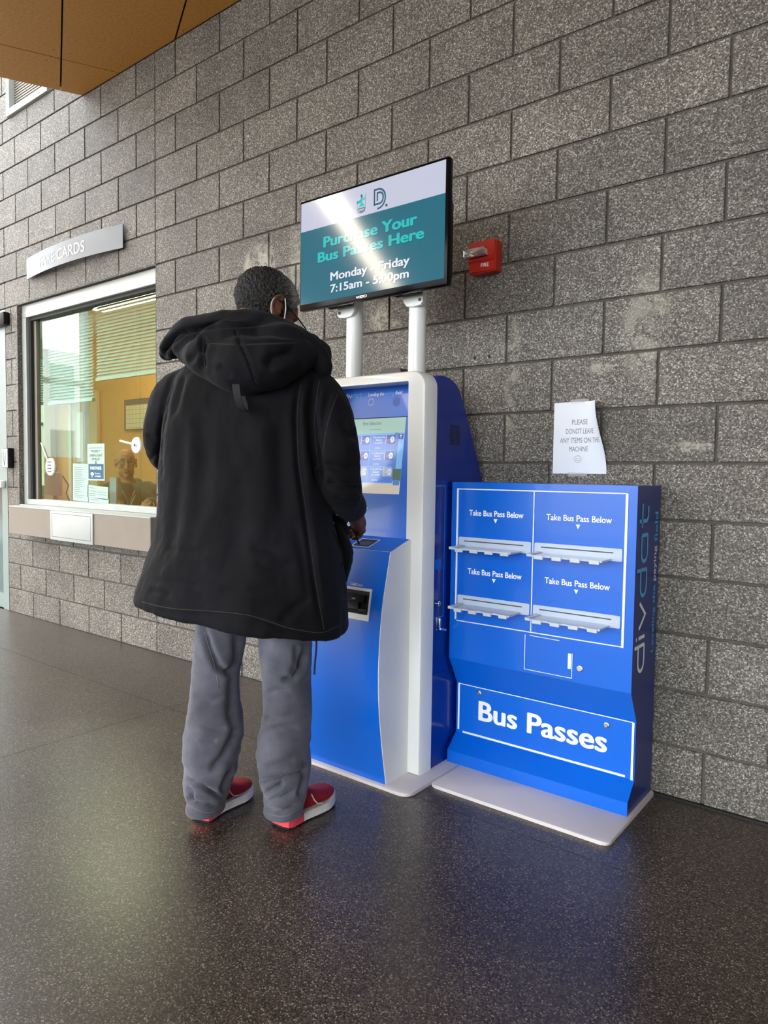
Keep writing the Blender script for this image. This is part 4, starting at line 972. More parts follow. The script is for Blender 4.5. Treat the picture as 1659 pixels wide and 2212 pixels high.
# street outside, seen only through and in the glass
SB = thing('street_building', 'white gabled building across the street', 'building', (-24, -3, -.12))
prism('walls', [(-16, -.12), (8, -.12), (8, 5.5), (2, 9), (-4, 5.5), (-16, 5.5)], (-27, -24), lambda u, v, w: (w, u, v), 'outside_white', SB)
for y in (-14, -11, -8, -5, -1, 2.5, 5.5):
    for z in (1.2, 3.6):
        wd = box('window', (-24.05, y, z), (-23.98, y+1.1, z+1.5), 'outside_white', SB); box('pane', (-23.99, y+.1, z+.1), (-23.96, y+1.0, z+1.4), 'outside_glass', wd)
BWL = box('garden_wall', (-18.4, -12, -.12), (-18.2, 14, 1.5), 'brick'); tag(BWL, 'low red brick wall along the street', 'wall')
# ================================================================== people: tools
_Rn, _Un, _fn, _Cn = (np.array(v) for v in (_R, _U, _f, CAM))
def project(co):
    d = co-_Cn; z = d@_fn
    return np.stack([IW/2+FPX*(d@_Rn)/z, IH/2-FPX*(d@_Un)/z], 1), z
def ell_bm(bm, c, r, rot=None, seg=24):
    ret = bmesh.ops.create_uvsphere(bm, u_segments=seg, v_segments=seg//2, radius=1)
    for v in ret['verts']:
        p = Vector((v.co.x*r[0], v.co.y*r[1], v.co.z*r[2]))
        if rot is not None: p = rot @ p
        v.co = p + Vector(c)
def loft_bm(bm, rings):
    R_ = [[bm.verts.new(p) for p in r] for r in rings]; n = len(R_[0])
    for i in range(len(R_)-1):
        for k in range(n): bm.faces.new((R_[i][k], R_[i][(k+1) % n], R_[i+1][(k+1) % n], R_[i+1][k]))
    bm.faces.new(R_[0][::-1]); bm.faces.new(R_[-1])
def limb_bm(bm, pts, rad, n=16, sub=4):
    # smooth tube through points with a radius at each
    P = [np.array(p, float) for p in pts]; out, rr = [], []
    for i in range(len(P)-1):
        a, b, c, d = P[max(i-1, 0)], P[i], P[i+1], P[min(i+2, len(P)-1)]
        for k in range(sub):
            t = k/sub; out.append(.5*((2*b)+(c-a)*t+(2*a-5*b+4*c-d)*t*t+(3*b-a-3*c+d)*t**3))
            s = t*t*(3-2*t); rr.append(rad[i]*(1-s)+rad[i+1]*s)
    out.append(P[-1]); rr.append(rad[-1])
    tube_bm(bm, [Vector(p) for p in out], rr, n)
    for p, r in ((out[0], rr[0]), (out[-1], rr[-1])):
        ell_bm(bm, p, (r*.97,)*3, seg=16)
def remesh(bm, voxel, iters=6, fac=.5):
    bmesh.ops.recalc_face_normals(bm, faces=bm.faces[:])
    me = bpy.data.meshes.new('tmp'); bm.to_mesh(me); bm.free()
    o = bpy.data.objects.new('tmp', me); COL.objects.link(o)
    m = o.modifiers.new('r', 'REMESH'); m.mode = 'VOXEL'; m.voxel_size = voxel
    if iters: s = o.modifiers.new('s', 'SMOOTH'); s.iterations = iters; s.factor = fac
    dg = bpy.context.evaluated_depsgraph_get(); e = bpy.data.meshes.new_from_object(o.evaluated_get(dg))
    bpy.data.objects.remove(o); bpy.data.meshes.remove(me)
    return e
def get_co(me): a = np.empty(len(me.vertices)*3); me.vertices.foreach_get('co', a); return a.reshape(-1, 3)
def get_no(me): a = np.empty(len(me.vertices)*3); me.vertices.foreach_get('normal', a); return a.reshape(-1, 3)
def set_co(me, co): me.vertices.foreach_set('co', co.ravel()); me.update()
def seg_dist(uv, line):
    best = np.full(len(uv), 1e9); par = np.zeros(len(uv)); P = [np.array(p, float) for p in line]; L = len(P)-1
    for i in range(L):
        a, b = P[i], P[i+1]; d = b-a; t = np.clip(((uv-a)@d)/(d@d), 0, 1); q = np.hypot(*(uv-a-t[:, None]*d).T)
        m = q < best; best[m] = q[m]; par[m] = (i+t[m])/L
    return best, par
def creases(me, lst, gain=1.7):
    # press creases (depth < 0 raises ridges) into the cloth, along lines measured on the visible side
    co, no = get_co(me), get_no(me); uv, z = project(co); view = co-_Cn; view /= np.linalg.norm(view, axis=1)[:, None]
    fac = np.clip(-(no*view).sum(1)*2.2, 0, 1); dsp = np.zeros(len(co))
    for line, depth, w in lst:
        d, t = seg_dist(uv, line); end = np.clip(np.minimum(t, 1-t)*6, .0, 1)
        g = np.exp(-(d/w)**2) - .35*np.exp(-(d/(2.3*w))**2)
        dsp -= gain*depth*g*end*fac
    set_co(me, co+no*dsp[:, None])
def wrinkle(me, amp, scale, stretch=(1, 1, 1), seed=0, mask=None):
    co, no = get_co(me), get_no(me); s = np.array(stretch)*scale; off = Vector((seed*7.3, seed*3.1, seed*5.7))
    v = np.array([noise.noise(Vector(tuple(c*s))+off) for c in co])
    if mask is not None: v = v*mask(co)
    set_co(me, co+no*(amp*v)[:, None])
def finish(name, me, m, parent, label=None):
    me.name = name; me.materials.clear()
    for x in (m if isinstance(m, (list, tuple)) else [m]): me.materials.append(MATS[x])
    me.polygons.foreach_set('use_smooth', [True]*len(me.polygons)); me.update()
    o = bpy.data.objects.new(name, me); link(o, parent)
    if label: o['label'] = label
    return o
def cloth_material(name, c1, c2, scale=5, weave=900, rough=.85, sheen=.25, specks=0.0):
    m, nt, b = nodes_of(name); g = N(nt, 'ShaderNodeNewGeometry')
    n = N(nt, 'ShaderNodeTexNoise'); n.inputs['Scale'].default_value = scale; n.inputs['Detail'].default_value = 6
    w = N(nt, 'ShaderNodeTexNoise'); w.inputs['Scale'].default_value = weave; w.inputs['Detail'].default_value = 2
    nt.links.new(g.outputs['Position'], n.inputs['Vector']); nt.links.new(g.outputs['Position'], w.inputs['Vector'])
    a = N(nt, 'ShaderNodeMath', operation='MULTIPLY_ADD'); nt.links.new(w.outputs['Fac'], a.inputs[0]); a.inputs[1].default_value = .55; nt.links.new(n.outputs['Fac'], a.inputs[2])
    r = ramp(nt, [(.5, (*c1, 1)), (1.0, (*c2, 1))]); nt.links.new(a.outputs[0], r.inputs[0]); nt.links.new(r.outputs[0], b.inputs['Base Color'])
    b.inputs['Roughness'].default_value = rough; b.inputs['Sheen Weight'].default_value = sheen; b.inputs['Specular IOR Level'].default_value = .14
    bp = N(nt, 'ShaderNodeBump'); bp.inputs['Strength'].default_value = .25; bp.inputs['Distance'].default_value = .001
    nt.links.new(w.outputs['Fac'], bp.inputs['Height']); nt.links.new(bp.outputs[0], b.inputs['Normal'])
    return m
def skin_material(name, col):
    m, nt, b = nodes_of(name); g = N(nt, 'ShaderNodeNewGeometry')
    n = N(nt, 'ShaderNodeTexNoise'); n.inputs['Scale'].default_value = 40; n.inputs['Detail'].default_value = 4; nt.links.new(g.outputs['Position'], n.inputs['Vector'])
    r = ramp(nt, [(.3, (*[c*.8 for c in col], 1)), (.7, (*[c*1.15 for c in col], 1))]); nt.links.new(n.outputs['Fac'], r.inputs[0])
    at_ = N(nt, 'ShaderNodeAttribute'); at_.attribute_name = 'tone'
    mx = N(nt, 'ShaderNodeMix', data_type='RGBA', blend_type='MULTIPLY'); mx.inputs[0].default_value = 1
    nt.links.new(r.outputs[0], mx.inputs[6]); nt.links.new(at_.outputs['Color'], mx.inputs[7]); nt.links.new(mx.outputs[2], b.inputs['Base Color'])
    b.inputs['Roughness'].default_value = .58; b.inputs['Specular IOR Level'].default_value = .35; b.inputs['Subsurface Weight'].default_value = .06; b.inputs['Subsurface Radius'].default_value = (.01, .004, .002); b.inputs['Subsurface Scale'].default_value = .3
    return m
cloth_material('coat_cloth', (.0014, .0014, .002), (.0072, .0075, .0108), 4, 700, .82, .03)  # highlights on the folds are put into the lighter bluish tone
cloth_material('trouser_cloth', (.042, .043, .058), (.13, .13, .165), 9, 800, .9, .3)
cloth_material('olive_cloth', (.035, .035, .02), (.09, .085, .05), 12, 500, .9, .2)
skin_material('skin_dark', (.17, .07, .04)); skin_material('skin_brown', (.36, .155, .075))
mat('shoe_red', srgb(150, 14, 22), .7, bump=.5, bscale=600, var=.15, vscale=60); mat('sole_white', srgb(226, 220, 212), .6, var=.08, vscale=50); mat('sole_red', srgb(226, 74, 84), .5, var=.1, vscale=80); mat('sole_black', (.01, .01, .01), .7)
mat('mask_white', (.75, .76, .76), .8); mat('lens', (.6, .65, .65), .05, alpha=.12); mat('eye_white', (.22, .19, .16), .35); mat('eye_dark', (.012, .008, .006), .15); mat('lip', (.16, .06, .045), .5)
def hair_material():
    m, nt, b = nodes_of('hair_grizzled'); g = N(nt, 'ShaderNodeNewGeometry')
    v = N(nt, 'ShaderNodeTexNoise'); v.inputs['Scale'].default_value = 420; v.inputs['Detail'].default_value = 3; nt.links.new(g.outputs['Position'], v.inputs['Vector'])
    a = N(nt, 'ShaderNodeAttribute'); a.attribute_name = 'tone'
    sm = N(nt, 'ShaderNodeMath', operation='MULTIPLY_ADD'); nt.links.new(a.outputs['Fac'], sm.inputs[0]); sm.inputs[1].default_value = .36; nt.links.new(v.outputs['Fac'], sm.inputs[2])
    r = ramp(nt, [(.52, (.003, .0026, .0026, 1)), (.68, (.022, .02, .02, 1)), (.84, (.3, .285, .275, 1))]); nt.links.new(sm.outputs[0], r.inputs[0]); nt.links.new(r.outputs[0], b.inputs['Base Color'])
    b.inputs['Roughness'].default_value = .75
hair_material()
def tone_attr(me, col):
    # per-vertex colour that belongs to the skin or hair itself (lips, stubble, greying)
    at_ = me.color_attributes.new('tone', 'FLOAT_COLOR', 'POINT')
    at_.data.foreach_set('color', np.concatenate([col, np.ones((len(col), 1))], 1).astype(np.float32).ravel())
def head_bm(bm, c, F, U, k=1.0):
    # head built around c: F = facing, U = crown; k = size
    F = Vector(F).normalized(); U = (Vector(U)-F*Vector(U).dot(F)).normalized(); Rr = F.cross(U)
    M = Matrix((Rr, F, U)).transposed(); c = Vector(c)
    def P(x, y, z): return c + M @ Vector((x*k, y*k, z*k))
    def E(p, r): ell_bm(bm, P(*p), tuple(q*k for q in r), M, 28)
    E((0, -.008, .035), (.0765, .098, .088)); E((0, .012, -.03), (.066, .078, .085)); E((0, .03, -.07), (.052, .055, .052))
    E((0, .074, -.1), (.024, .02, .02)); E((0, .05, .045), (.06, .045, .045))
    for s in (-1, 1):
        E((s*.043, .062, -.02), (.026, .026, .026)); E((s*.045, .025, -.075), (.02, .04, .032)); E((s*.0145, .103, -.036), (.012, .012, .0105)); E((s*.022, .084, .036), (.028, .013, .011))
        # ear: shell, rim and lobe
        E((s*.079, -.012, .0), (.006, .022, .03)); E((s*.08, -.004, -.026), (.0065, .01, .012))
        tube_bm(bm, [P(s*(.084+.004*sin(t*pi)), -.012+.023*cos(.35*pi+t*1.5*pi)*.95, .004+.032*sin(.35*pi+t*1.5*pi)*-1*-1) for t in np.linspace(0, 1, 12)], .0052*k, 8)
    tube_bm(bm, [P(0, .09, .03), P(0, .098, .01), P(0, .11, -.012), P(0, .118, -.03)], [.009*k, .010*k, .0125*k, .014*k], 12)
    E((0, .113, -.032), (.0145, .012, .0115))
    tube_bm(bm, [P(-.024, .086, -.068), P(-.01, .0955, -.062), P(0, .096, -.0635), P(.01, .0955, -.062), P(.024, .086, -.068)], [.003*k, .0062*k, .006*k, .0062*k, .003*k], 10)
    tube_bm(bm, [P(-.022, .086, -.072), P(-.01, .0935, -.0765), P(.01, .0935, -.0765), P(.022, .086, -.072)], [.003*k, .0075*k, .0075*k, .003*k], 10)
    return P, M
def finger(bm, pts, r0, r1):
    n = len(pts); limb_bm(bm, pts, [r0+(r1-r0)*i/(n-1) for i in range(n)], 10, 3)

from mathutils.bvhtree import BVHTree
mat('coat_seam', (.022, .021, .022), .85); mat('trouser_seam', (.16, .16, .19), .9); mat('hem_thread', (.035, .03, .026), .9)
def seam(name, obj, pix, r, m, parent, lift=.0):
    # a stitched seam lying on the cloth: sampled on the garment's own surface
    me = obj.data; bv = BVHTree.FromPolygons([v.co for v in me.vertices], [tuple(p.vertices) for p in me.polygons])
    P = [Vector(p) for p in curve_pts(pix, 5)]; pts = []
    for p in P:
        d = ray(p.x, p.y).normalized(); h_, n_, i_, t_ = bv.ray_cast(CAM, d)
        if h_ is not None: pts.append(h_ + n_*lift)
    if len(pts) > 2: return tube(name, pts, r, m, parent, n=6)
# ================================================================== the man at the kiosk
MO_ = Vector((-.33, -1.03, 0)); PHI = radians(112)
fw = Vector((cos(PHI), sin(PHI), 0)); rt = Vector((sin(PHI), -cos(PHI), 0))
MAN = thing('person', 'man in a long black hooded coat and grey trousers using the kiosk', 'person', tuple(MO_))
def ring_at(xl, xr, y, depth, ratio=.62, n=40, p=2.3, tilt=0):
    # horizontal section of the clothed body between two silhouette points
    c = at((xl+xr)/2, y, depth); hw = (xr-xl)/2/FPX*depth
    a = hw/sqrt(.894**2+(ratio*.447)**2); b = a*ratio; out = []
    for k in range(n):
        t = 2*pi*k/n; ct, st = cos(t), sin(t)
        q = c + rt*(a*math.copysign(abs(ct)**(2/p), ct)) + fw*(b*math.copysign(abs(st)**(2/p), st)); q.z = c.z + tilt*(q-c).dot(rt); out.append(q)
    return out
# ---- coat: body and sleeves grown together
bm = bmesh.new()
rows_ = [(505, 610, 748, 2.30, .8, 0), (455, 655, 768, 2.31, .66, 0), (402, 690, 792, 2.32, .55, 0), (372, 708, 822, 2.33, .52, 0), (360, 706, 860, 2.33, .54, 0), (353, 698, 920, 2.33, .56, 0), (350, 694, 990, 2.33, .57, 0), (349, 696, 1050, 2.33, .58, 0), (347, 708, 1107, 2.33, .60, 0), (336, 726, 1170, 2.33, .62, -.03), (320, 736, 1225, 2.33, .64, -.06), (305, 741, 1278, 2.33, .65, -.09), (298, 745, 1318, 2.33, .66, -.11), (300, 744, 1327, 2.33, .65, -.11)]
loft_bm(bm, [ring_at(a, b, y, d, r_, tilt=t_) for a, b, y, d, r_, t_ in reversed(rows_)])
SR, ER, WR_ = at(690, 868, 2.27), at(738, 1040, 2.235), at(764, 1098, 2.47)
limb_bm(bm, [at(655, 838, 2.30), SR, at(722, 950, 2.24), ER, at(752, 1084, 2.32), WR_], [.08, .084, .074, .066, .06, .046], 20)
SL, EL, WL_ = at(383, 862, 2.42), at(356, 968, 2.53), at(440, 1050, 2.80)
limb_bm(bm, [at(425, 838, 2.38), SL, at(362, 912, 2.47), EL, at(390, 1015, 2.66), WL_], [.08, .086, .078, .072, .062, .052], 20)
me = remesh(bm, .0065, 6)
wrinkle(me, .010, 5.5, (1, 1, .55), 1); wrinkle(me, .0045, 16, (1, 1, .7), 2); wrinkle(me, .0012, 55, (1, 1, .6), 3)
creases(me, [([(381, 800), (362, 860), (350, 930), (346, 985), (347, 1040)], .012, 7), ([(398, 805), (386, 850), (372, 905)], .008, 8),      # left armhole
             ([(684, 800), (672, 880), (676, 950), (686, 1010), (690, 1060)], .022, 12), ([(712, 838), (700, 900), (696, 960)], .008, 9),           # right armhole
             ([(648, 815), (640, 900), (644, 1000), (657, 1088), (680, 1254), (702, 1380)], .010, 8),                                            # side panel
             ([(735, 905), (757, 940), (776, 944)], .010, 9), ([(700, 1000), (735, 1015), (775, 1008)], .010, 9), ([(705, 1040), (745, 1055), (784, 1052)], .014, 8), ([(720, 1075), (755, 1082), (790, 1076)], .008, 7),
             ([(312, 940), (335, 950), (345, 962)], .006, 7), ([(318, 1000), (333, 985), (344, 978)], .007, 6),
             ([(330, 1250), (380, 1262), (440, 1268)], .005, 9), ([(320, 1275), (370, 1286)], .005, 8), ([(545, 1215), (590, 1225), (640, 1222)], .005, 10), ([(600, 1345), (640, 1310), (670, 1290)], .006, 10), ([(540, 1180), (600, 1195)], .004, 10),
             ([(430, 870), (440, 1000), (420, 1150)], .008, 22), ([(600, 880), (606, 1000), (612, 1120)], .007, 20), ([(395, 880), (392, 1000), (378, 1120), (360, 1230)], .007, 14), ([(640, 1130), (655, 1200), (668, 1290)], .006, 12), ([(350, 1180), (400, 1195), (450, 1190)], .004, 9), ([(470, 1270), (530, 1280), (590, 1272)], .004, 9), ([(560, 900), (565, 1050), (560, 1200)], -.004, 30), ([(500, 1050), (505, 1200), (480, 1320)], .004, 30),
             ([(302, 1312), (387, 1326), (491, 1327), (540, 1331), (573, 1341), (622, 1366), (700, 1375), (738, 1358)], .0035, 4)])
# the hem rises towards the left back as it hangs
coat = finish('coat', me, 'coat_cloth', MAN)
for q in ([(383, 800), (364, 860), (352, 930), (348, 985), (349, 1030)], [(690, 820), (680, 900), (684, 980), (694, 1040)], [(650, 830), (642, 900), (646, 1000), (659, 1088), (682, 1254), (700, 1360)], [(730, 850), (712, 900), (700, 960), (697, 1020)]): seam('seam', coat, q, .0016, 'coat_seam', coat)
seam('hem_stitch', coat, [(306, 1300), (345, 1310), (387, 1316), (440, 1319), (491, 1323), (540, 1330), (580, 1342), (622, 1356), (665, 1364), (698, 1366), (735, 1350)], .0013, 'hem_thread', coat)
# ---- hood lying on the shoulders
bm = bmesh.new()
limb_bm(bm, [at(700, 792, 2.20), at(672, 752, 2.20), at(625, 722, 2.21), at(560, 702, 2.22), at(490, 700, 2.26), at(420, 718, 2.31), at(374, 748, 2.35), at(360, 764, 2.39)], [.026, .034, .038, .042, .050, .052, .046, .03], 18)
limb_bm(bm, [at(690, 790, 2.46), at(690, 762, 2.34), at(668, 742, 2.24)], [.03, .036, .036], 16)
limb_bm(bm, [at(405, 765, 2.25), at(450, 772, 2.19), at(520, 790, 2.14), at(585, 785, 2.13), at(640, 770, 2.16), at(675, 772, 2.2)], [.036, .066, .088, .084, .058, .03], 20)
ell_bm(bm, at(515, 745, 2.19), (.14, .075, .075), Matrix.Rotation(YAW, 3, 'Z'), 24)
ell_bm(bm, at(600, 745, 2.18), (.10, .07, .07), Matrix.Rotation(YAW, 3, 'Z'), 24)
ell_bm(bm, at(430, 752, 2.27), (.085, .06, .055), Matrix.Rotation(YAW, 3, 'Z'), 24)
me = remesh(bm, .006, 7)
wrinkle(me, .008, 9, (1, 1, 1), 5); wrinkle(me, .003, 26, (1, 1, 1), 6)
creases(me, [([(355, 785), (352, 762), (362, 744), (400, 716), (460, 703), (540, 699), (596, 690)], .020, 7), ([(440, 722), (438, 760), (441, 800)], .010, 6), ([(400, 790), (432, 755), (452, 738)], .008, 8),
             ([(508, 706), (520, 742), (536, 776), (556, 832)], .006, 4), ([(440, 740), (520, 742), (640, 740)], .004, 4), ([(575, 800), (590, 770), (640, 757)], .016, 12), ([(560, 790), (600, 800), (650, 782)], -.006, 10), ([(470, 790), (500, 815)], .006, 10)])
hood = finish('hood', me, 'coat_cloth', coat)
for q in ([(508, 708), (520, 742), (536, 776), (554, 828)], [(440, 725), (439, 760), (444, 795)], [(446, 742), (520, 744), (590, 742), (640, 741)]): seam('hood_seam', hood, q, .0012, 'hem_thread', hood)
# collar stand and zip at the right
bm = bmesh.new(); limb_bm(bm, [at(640, 725, 2.28), at(690, 757, 2.35), at(702, 778, 2.40), at(704, 806, 2.42)], [.016, .022, .022, .02], 12); finish('collar', remesh(bm, .004, 4), 'coat_cloth', coat)
zp = [at(704+8*sin(t*1.6), 775+34*t, 2.375) for t in np.linspace(0, 1, 10)]
bm = bmesh.new()
for p in zp: ell_bm(bm, p, (.0022, .0022, .0016), seg=8)
from_bm('zip', bm, 'chrome', coat)
# hanger strap on the hood
def ribbon(name, pts, wdir, w, m, parent, th=.003):
    bm = bmesh.new(); wdir = Vector(wdir).normalized(); P = [Vector(p) for p in pts]; rings = []
    for i, p in enumerate(P):
        t = (P[min(i+1, len(P)-1)]-P[max(i-1, 0)]).normalized(); nn = t.cross(wdir).normalized()
        rings.append([p-wdir*w/2-nn*th/2, p+wdir*w/2-nn*th/2, p+wdir*w/2+nn*th/2, p-wdir*w/2+nn*th/2])
    loft_bm(bm, rings); return from_bm(name, bm, m, parent)
LAT = _R
ribbon('hanger_strap', smooth3([at(509, 830, 2.045), at(511, 846, 2.045), at(515, 866, 2.055), at(521, 882, 2.075), at(528, 888, 2.10), at(528, 876, 2.13), at(522, 856, 2.15)]), LAT, .021, 'coat_seam', coat, .004)
# right pocket: patch with a curved mouth, standing off the side of the coat
def patch(name, pix, depth, th, m, parent, bulge=.012):
    bm = bmesh.new(); n = len(pix); cx = sum(p[0] for p in pix)/n; cy = sum(p[1] for p in pix)/n
    o_ = [bm.verts.new(at(x, y, depth(x, y))) for x, y in pix]; i_ = [bm.verts.new(at(cx+(x-cx)*.86, cy+(y-cy)*.92, depth(cx+(x-cx)*.86, cy+(y-cy)*.92)-th)) for x, y in pix]
    for k in range(n): bm.faces.new((o_[k], o_[(k+1) % n], i_[(k+1) % n], i_[k]))
    bm.faces.new(i_); bm.faces.new(o_[::-1]); return from_bm(name, bm, m, parent, smooth=True, auto=50)
bm = bmesh.new(); limb_bm(bm, [at(728, 1140, 2.36), at(738, 1195, 2.345), at(735, 1255, 2.34)], [.020, .042, .024], 16); pk = finish('pocket', remesh(bm, .005, 5), 'coat_cloth', coat)
bm = bmesh.new(); limb_bm(bm, [at(712, 1112, 2.38), at(738, 1132, 2.385), at(748, 1152, 2.37)], [.012, .016, .012], 12); finish('pocket_flap', remesh(bm, .004, 4), 'coat_cloth', coat)
tube('pocket_seam', [at(722, 1150, 2.26), at(738, 1190, 2.262), at(742, 1215, 2.265), at(735, 1232, 2.262), at(722, 1238, 2.25), at(719, 1300, 2.25)], .0022, 'coat_cloth', coat, n=6)
tube('drawcord', [at(684, 1378, 2.26), at(683, 1405, 2.265), at(680, 1436, 2.27), at(679, 1457, 2.27)], .0032, 'black_matte', coat, n=8)

# ---- trousers
bm = bmesh.new()
def leg(lst):
    R_ = []
    for xl, xr, y, d, dx in lst:
        c = at((xl+xr)/2, y, d); hw = (xr-xl)/2/FPX*d; R_.append([c + rt*(hw*cos(t))*1.0 + fw*(hw*1.08*sin(t)) for t in [2*pi*k/28 for k in range(28)]])
    loft_bm(bm, R_)
leg([(408, 486, 1748, 2.295, 0), (404, 487, 1735, 2.295, 0), (402, 500, 1710, 2.31, 0), (399, 506, 1680, 2.32, 0), (396, 517, 1633, 2.325, 0), (398, 526, 1590, 2.33, 0), (405, 526, 1549, 2.335, 0), (412, 519, 1508, 2.34, 0), (416, 517, 1465, 2.345, 0), (421, 529, 1400, 2.35, 0), (426, 538, 1346, 2.355, 0), (430, 545, 1280, 2.36, 0), (432, 550, 1200, 2.37, 0)])
leg([(570, 650, 1756, 2.285, 0), (568, 653, 1742, 2.285, 0), (568, 660, 1715, 2.30, 0), (560, 670, 1682, 2.315, 0), (554, 671, 1633, 2.315, 0), (560, 672, 1585, 2.315, 0), (570, 674, 1537, 2.315, 0), (567, 671, 1465, 2.32, 0), (558, 672, 1404, 2.32, 0), (560, 676, 1350, 2.325, 0), (552, 682, 1280, 2.33, 0), (545, 690, 1200, 2.34, 0)])
loft_bm(bm, [ring_at(440, 680, 1290, 2.345, .7), ring_at(430, 690, 1230, 2.345, .7), ring_at(430, 690, 1120, 2.345, .7)])
me = remesh(bm, .006, 5)
low = lambda co: np.clip((.34-co[:, 2])/.22, 0, 1)
wrinkle(me, .006, 6, (1, 1, .45), 8); wrinkle(me, .013, 15, (.5, .5, 1.9), 9, low); wrinkle(me, .0018, 40, (.7, .7, 1.5), 10)
creases(me, [([(436, 1345), (452, 1400), (470, 1438), (490, 1452), (508, 1440)], .016, 8), ([(512, 1350), (512, 1420), (500, 1460), (498, 1540), (506, 1580)], .010, 10), ([(514, 1560), (500, 1600), (478, 1640), (452, 1668)], .012, 9), ([(402, 1682), (425, 1692), (450, 1705), (482, 1724)], .016, 5), ([(404, 1722), (430, 1735), (468, 1738)], .013, 5), ([(404, 1700), (416, 1712), (412, 1732)], .010, 5), ([(504, 1655), (486, 1690), (478, 1715)], .012, 7), ([(416, 1505), (455, 1515), (492, 1500)], .005, 7), ([(420, 1562), (465, 1575), (490, 1570)], .005, 7), ([(430, 1600), (470, 1600)], .004, 7),
             ([(606, 1470), (635, 1466), (650, 1446), (660, 1395)], .015, 7), ([(640, 1390), (642, 1430), (630, 1460)], .008, 8), ([(572, 1500), (600, 1490), (628, 1492)], .006, 6), ([(572, 1578), (610, 1570), (652, 1574)], .006, 6), ([(566, 1545), (600, 1552), (635, 1545)], .004, 7), ([(560, 1692), (592, 1686), (630, 1676), (668, 1660)], .014, 6), ([(572, 1714), (596, 1700), (614, 1690)], .014, 5), ([(578, 1730), (608, 1724), (642, 1704)], .012, 5), ([(571, 1746), (608, 1754), (646, 1738)], .008, 5), ([(662, 1640), (654, 1690), (646, 1725)], .009, 7), ([(568, 1660), (600, 1650), (640, 1640)], .006, 8)], 2.0)
trs = finish('trousers', me, 'trouser_cloth', MAN)
seam('side_seam', trs, [(437, 1350), (452, 1400), (464, 1440), (472, 1490)], .0013, 'trouser_seam', trs)
seam('cuff_stitch', trs, [(410, 1741), (430, 1752), (455, 1755), (480, 1742)], .0012, 'trouser_seam', trs); seam('cuff_stitch', trs, [(572, 1750), (595, 1762), (620, 1762), (645, 1748)], .0012, 'trouser_seam', trs)

# ---- shoes
def shoe(heel, toe, side):
    h, t = Vector((*heel, 0)), Vector((*toe, 0)); d = (t-h); L_ = d.length; d.normalize(); s = Vector((d.y, -d.x, 0))
    prof = [(0, .020), (.04, .036), (.12, .040), (.35, .036), (.55, .044), (.72, .051), (.84, .047), (.91, .040), (.96, .030), (.985, .020), (1, .010)]
    def hw(f):
        for (a, x), (b_, y) in zip(prof, prof[1:]):
            if f <= b_: return x+(y-x)*(f-a)/(b_-a)
        return .01
    def sole_rings(z0, z1, grow):
        out = []
        for i in range(25):
            f = i/24; rise = .014*max(0, (f-.7)/.3)**2 + .006*max(0, (.06-f)/.06); w = hw(f)+grow; c = h+d*(L_*(f*1.0)); bow = side*.008*sin(pi*f)
            out.append([c+s*(-w+bow)+Vector((0, 0, z0+rise)), c+s*(w+bow)+Vector((0, 0, z0+rise)), c+s*(w*.96+bow)+Vector((0, 0, z1+rise)), c+s*(-w*.96+bow)+Vector((0, 0, z1+rise))])
        return out
    bm = bmesh.new(); loft_bm(bm, [[q for q in r_] for r_ in (lambda R_: R_)(_upper(h, d, s, L_, hw, side))])
    up = finish('shoe', remesh(bm, .0045, 4), 'shoe_red', MAN)
    R_ = sole_rings(.006, .032, .003)
    bm = bmesh.new(); loft_bm(bm, R_[7:]); from_bm('sole', bm, 'sole_white', up, smooth=True, auto=40)
    bm = bmesh.new(); loft_bm(bm, R_[:8]); from_bm('heel_cushion', bm, 'sole_red' , up, smooth=True, auto=40)
    bm = bmesh.new()
    for i in range(0, 24, 2):
        a, b_ = R_[i], R_[i+1]; dz = Vector((0, 0, .006)); loft_bm(bm, [[a[0]-dz, a[1]-dz, a[1], a[0]], [b_[0]-dz, b_[1]-dz, b_[1], b_[0]]])
    from_bm('tread', bm, 'sole_black', up)
    def wall_line(fs, z, off): return [h+d*(L_*f)+s*(off*(hw(f)*.97+.002)+side*.008*sin(pi*f))+Vector((0, 0, z_)) for f, z_ in zip(fs, z)]
    for o_ in (-1, 1): tube('piping', wall_line([.42, .47, .52, .60], [.085, .06, .045, .04], o_), .0022, 'sole_white', up, n=6)
def _upper(h, d, s, L_, hw, side):
    R_ = []
    for f, ht, wk in ((.015, .085, .8), (.06, .098, .86), (.15, .10, .86), (.28, .098, .86), (.40, .094, .88), (.52, .088, .93), (.64, .076, .96), (.76, .067, .97), (.86, .060, .96), (.93, .052, .93), (.975, .042, .85), (.995, .034, .6)):
        rise = .014*max(0, (f-.7)/.3)**2; w = hw(f)*wk; c = h+d*(L_*f)+s*(side*.008*sin(pi*f)); ring_ = []
        for k in range(20):
            a = 2*pi*k/20; y = cos(a); zz = sin(a)
            ring_.append(c+s*(w*math.copysign(abs(y)**.75, y))+Vector((0, 0, .03+rise+(ht-.03)*(.5+.5*math.copysign(abs(zz)**.8, zz)))))
        R_.append(ring_)
    return R_
hl, tl = on_z(430, 1777), on_z(538, 1712); hr, tr = on_z(600, 1789), on_z(705, 1733)
shoe((hl.x-.005, hl.y), (tl.x, tl.y), -1); shoe((hr.x, hr.y), (tr.x-.01, tr.y+.03), 1)

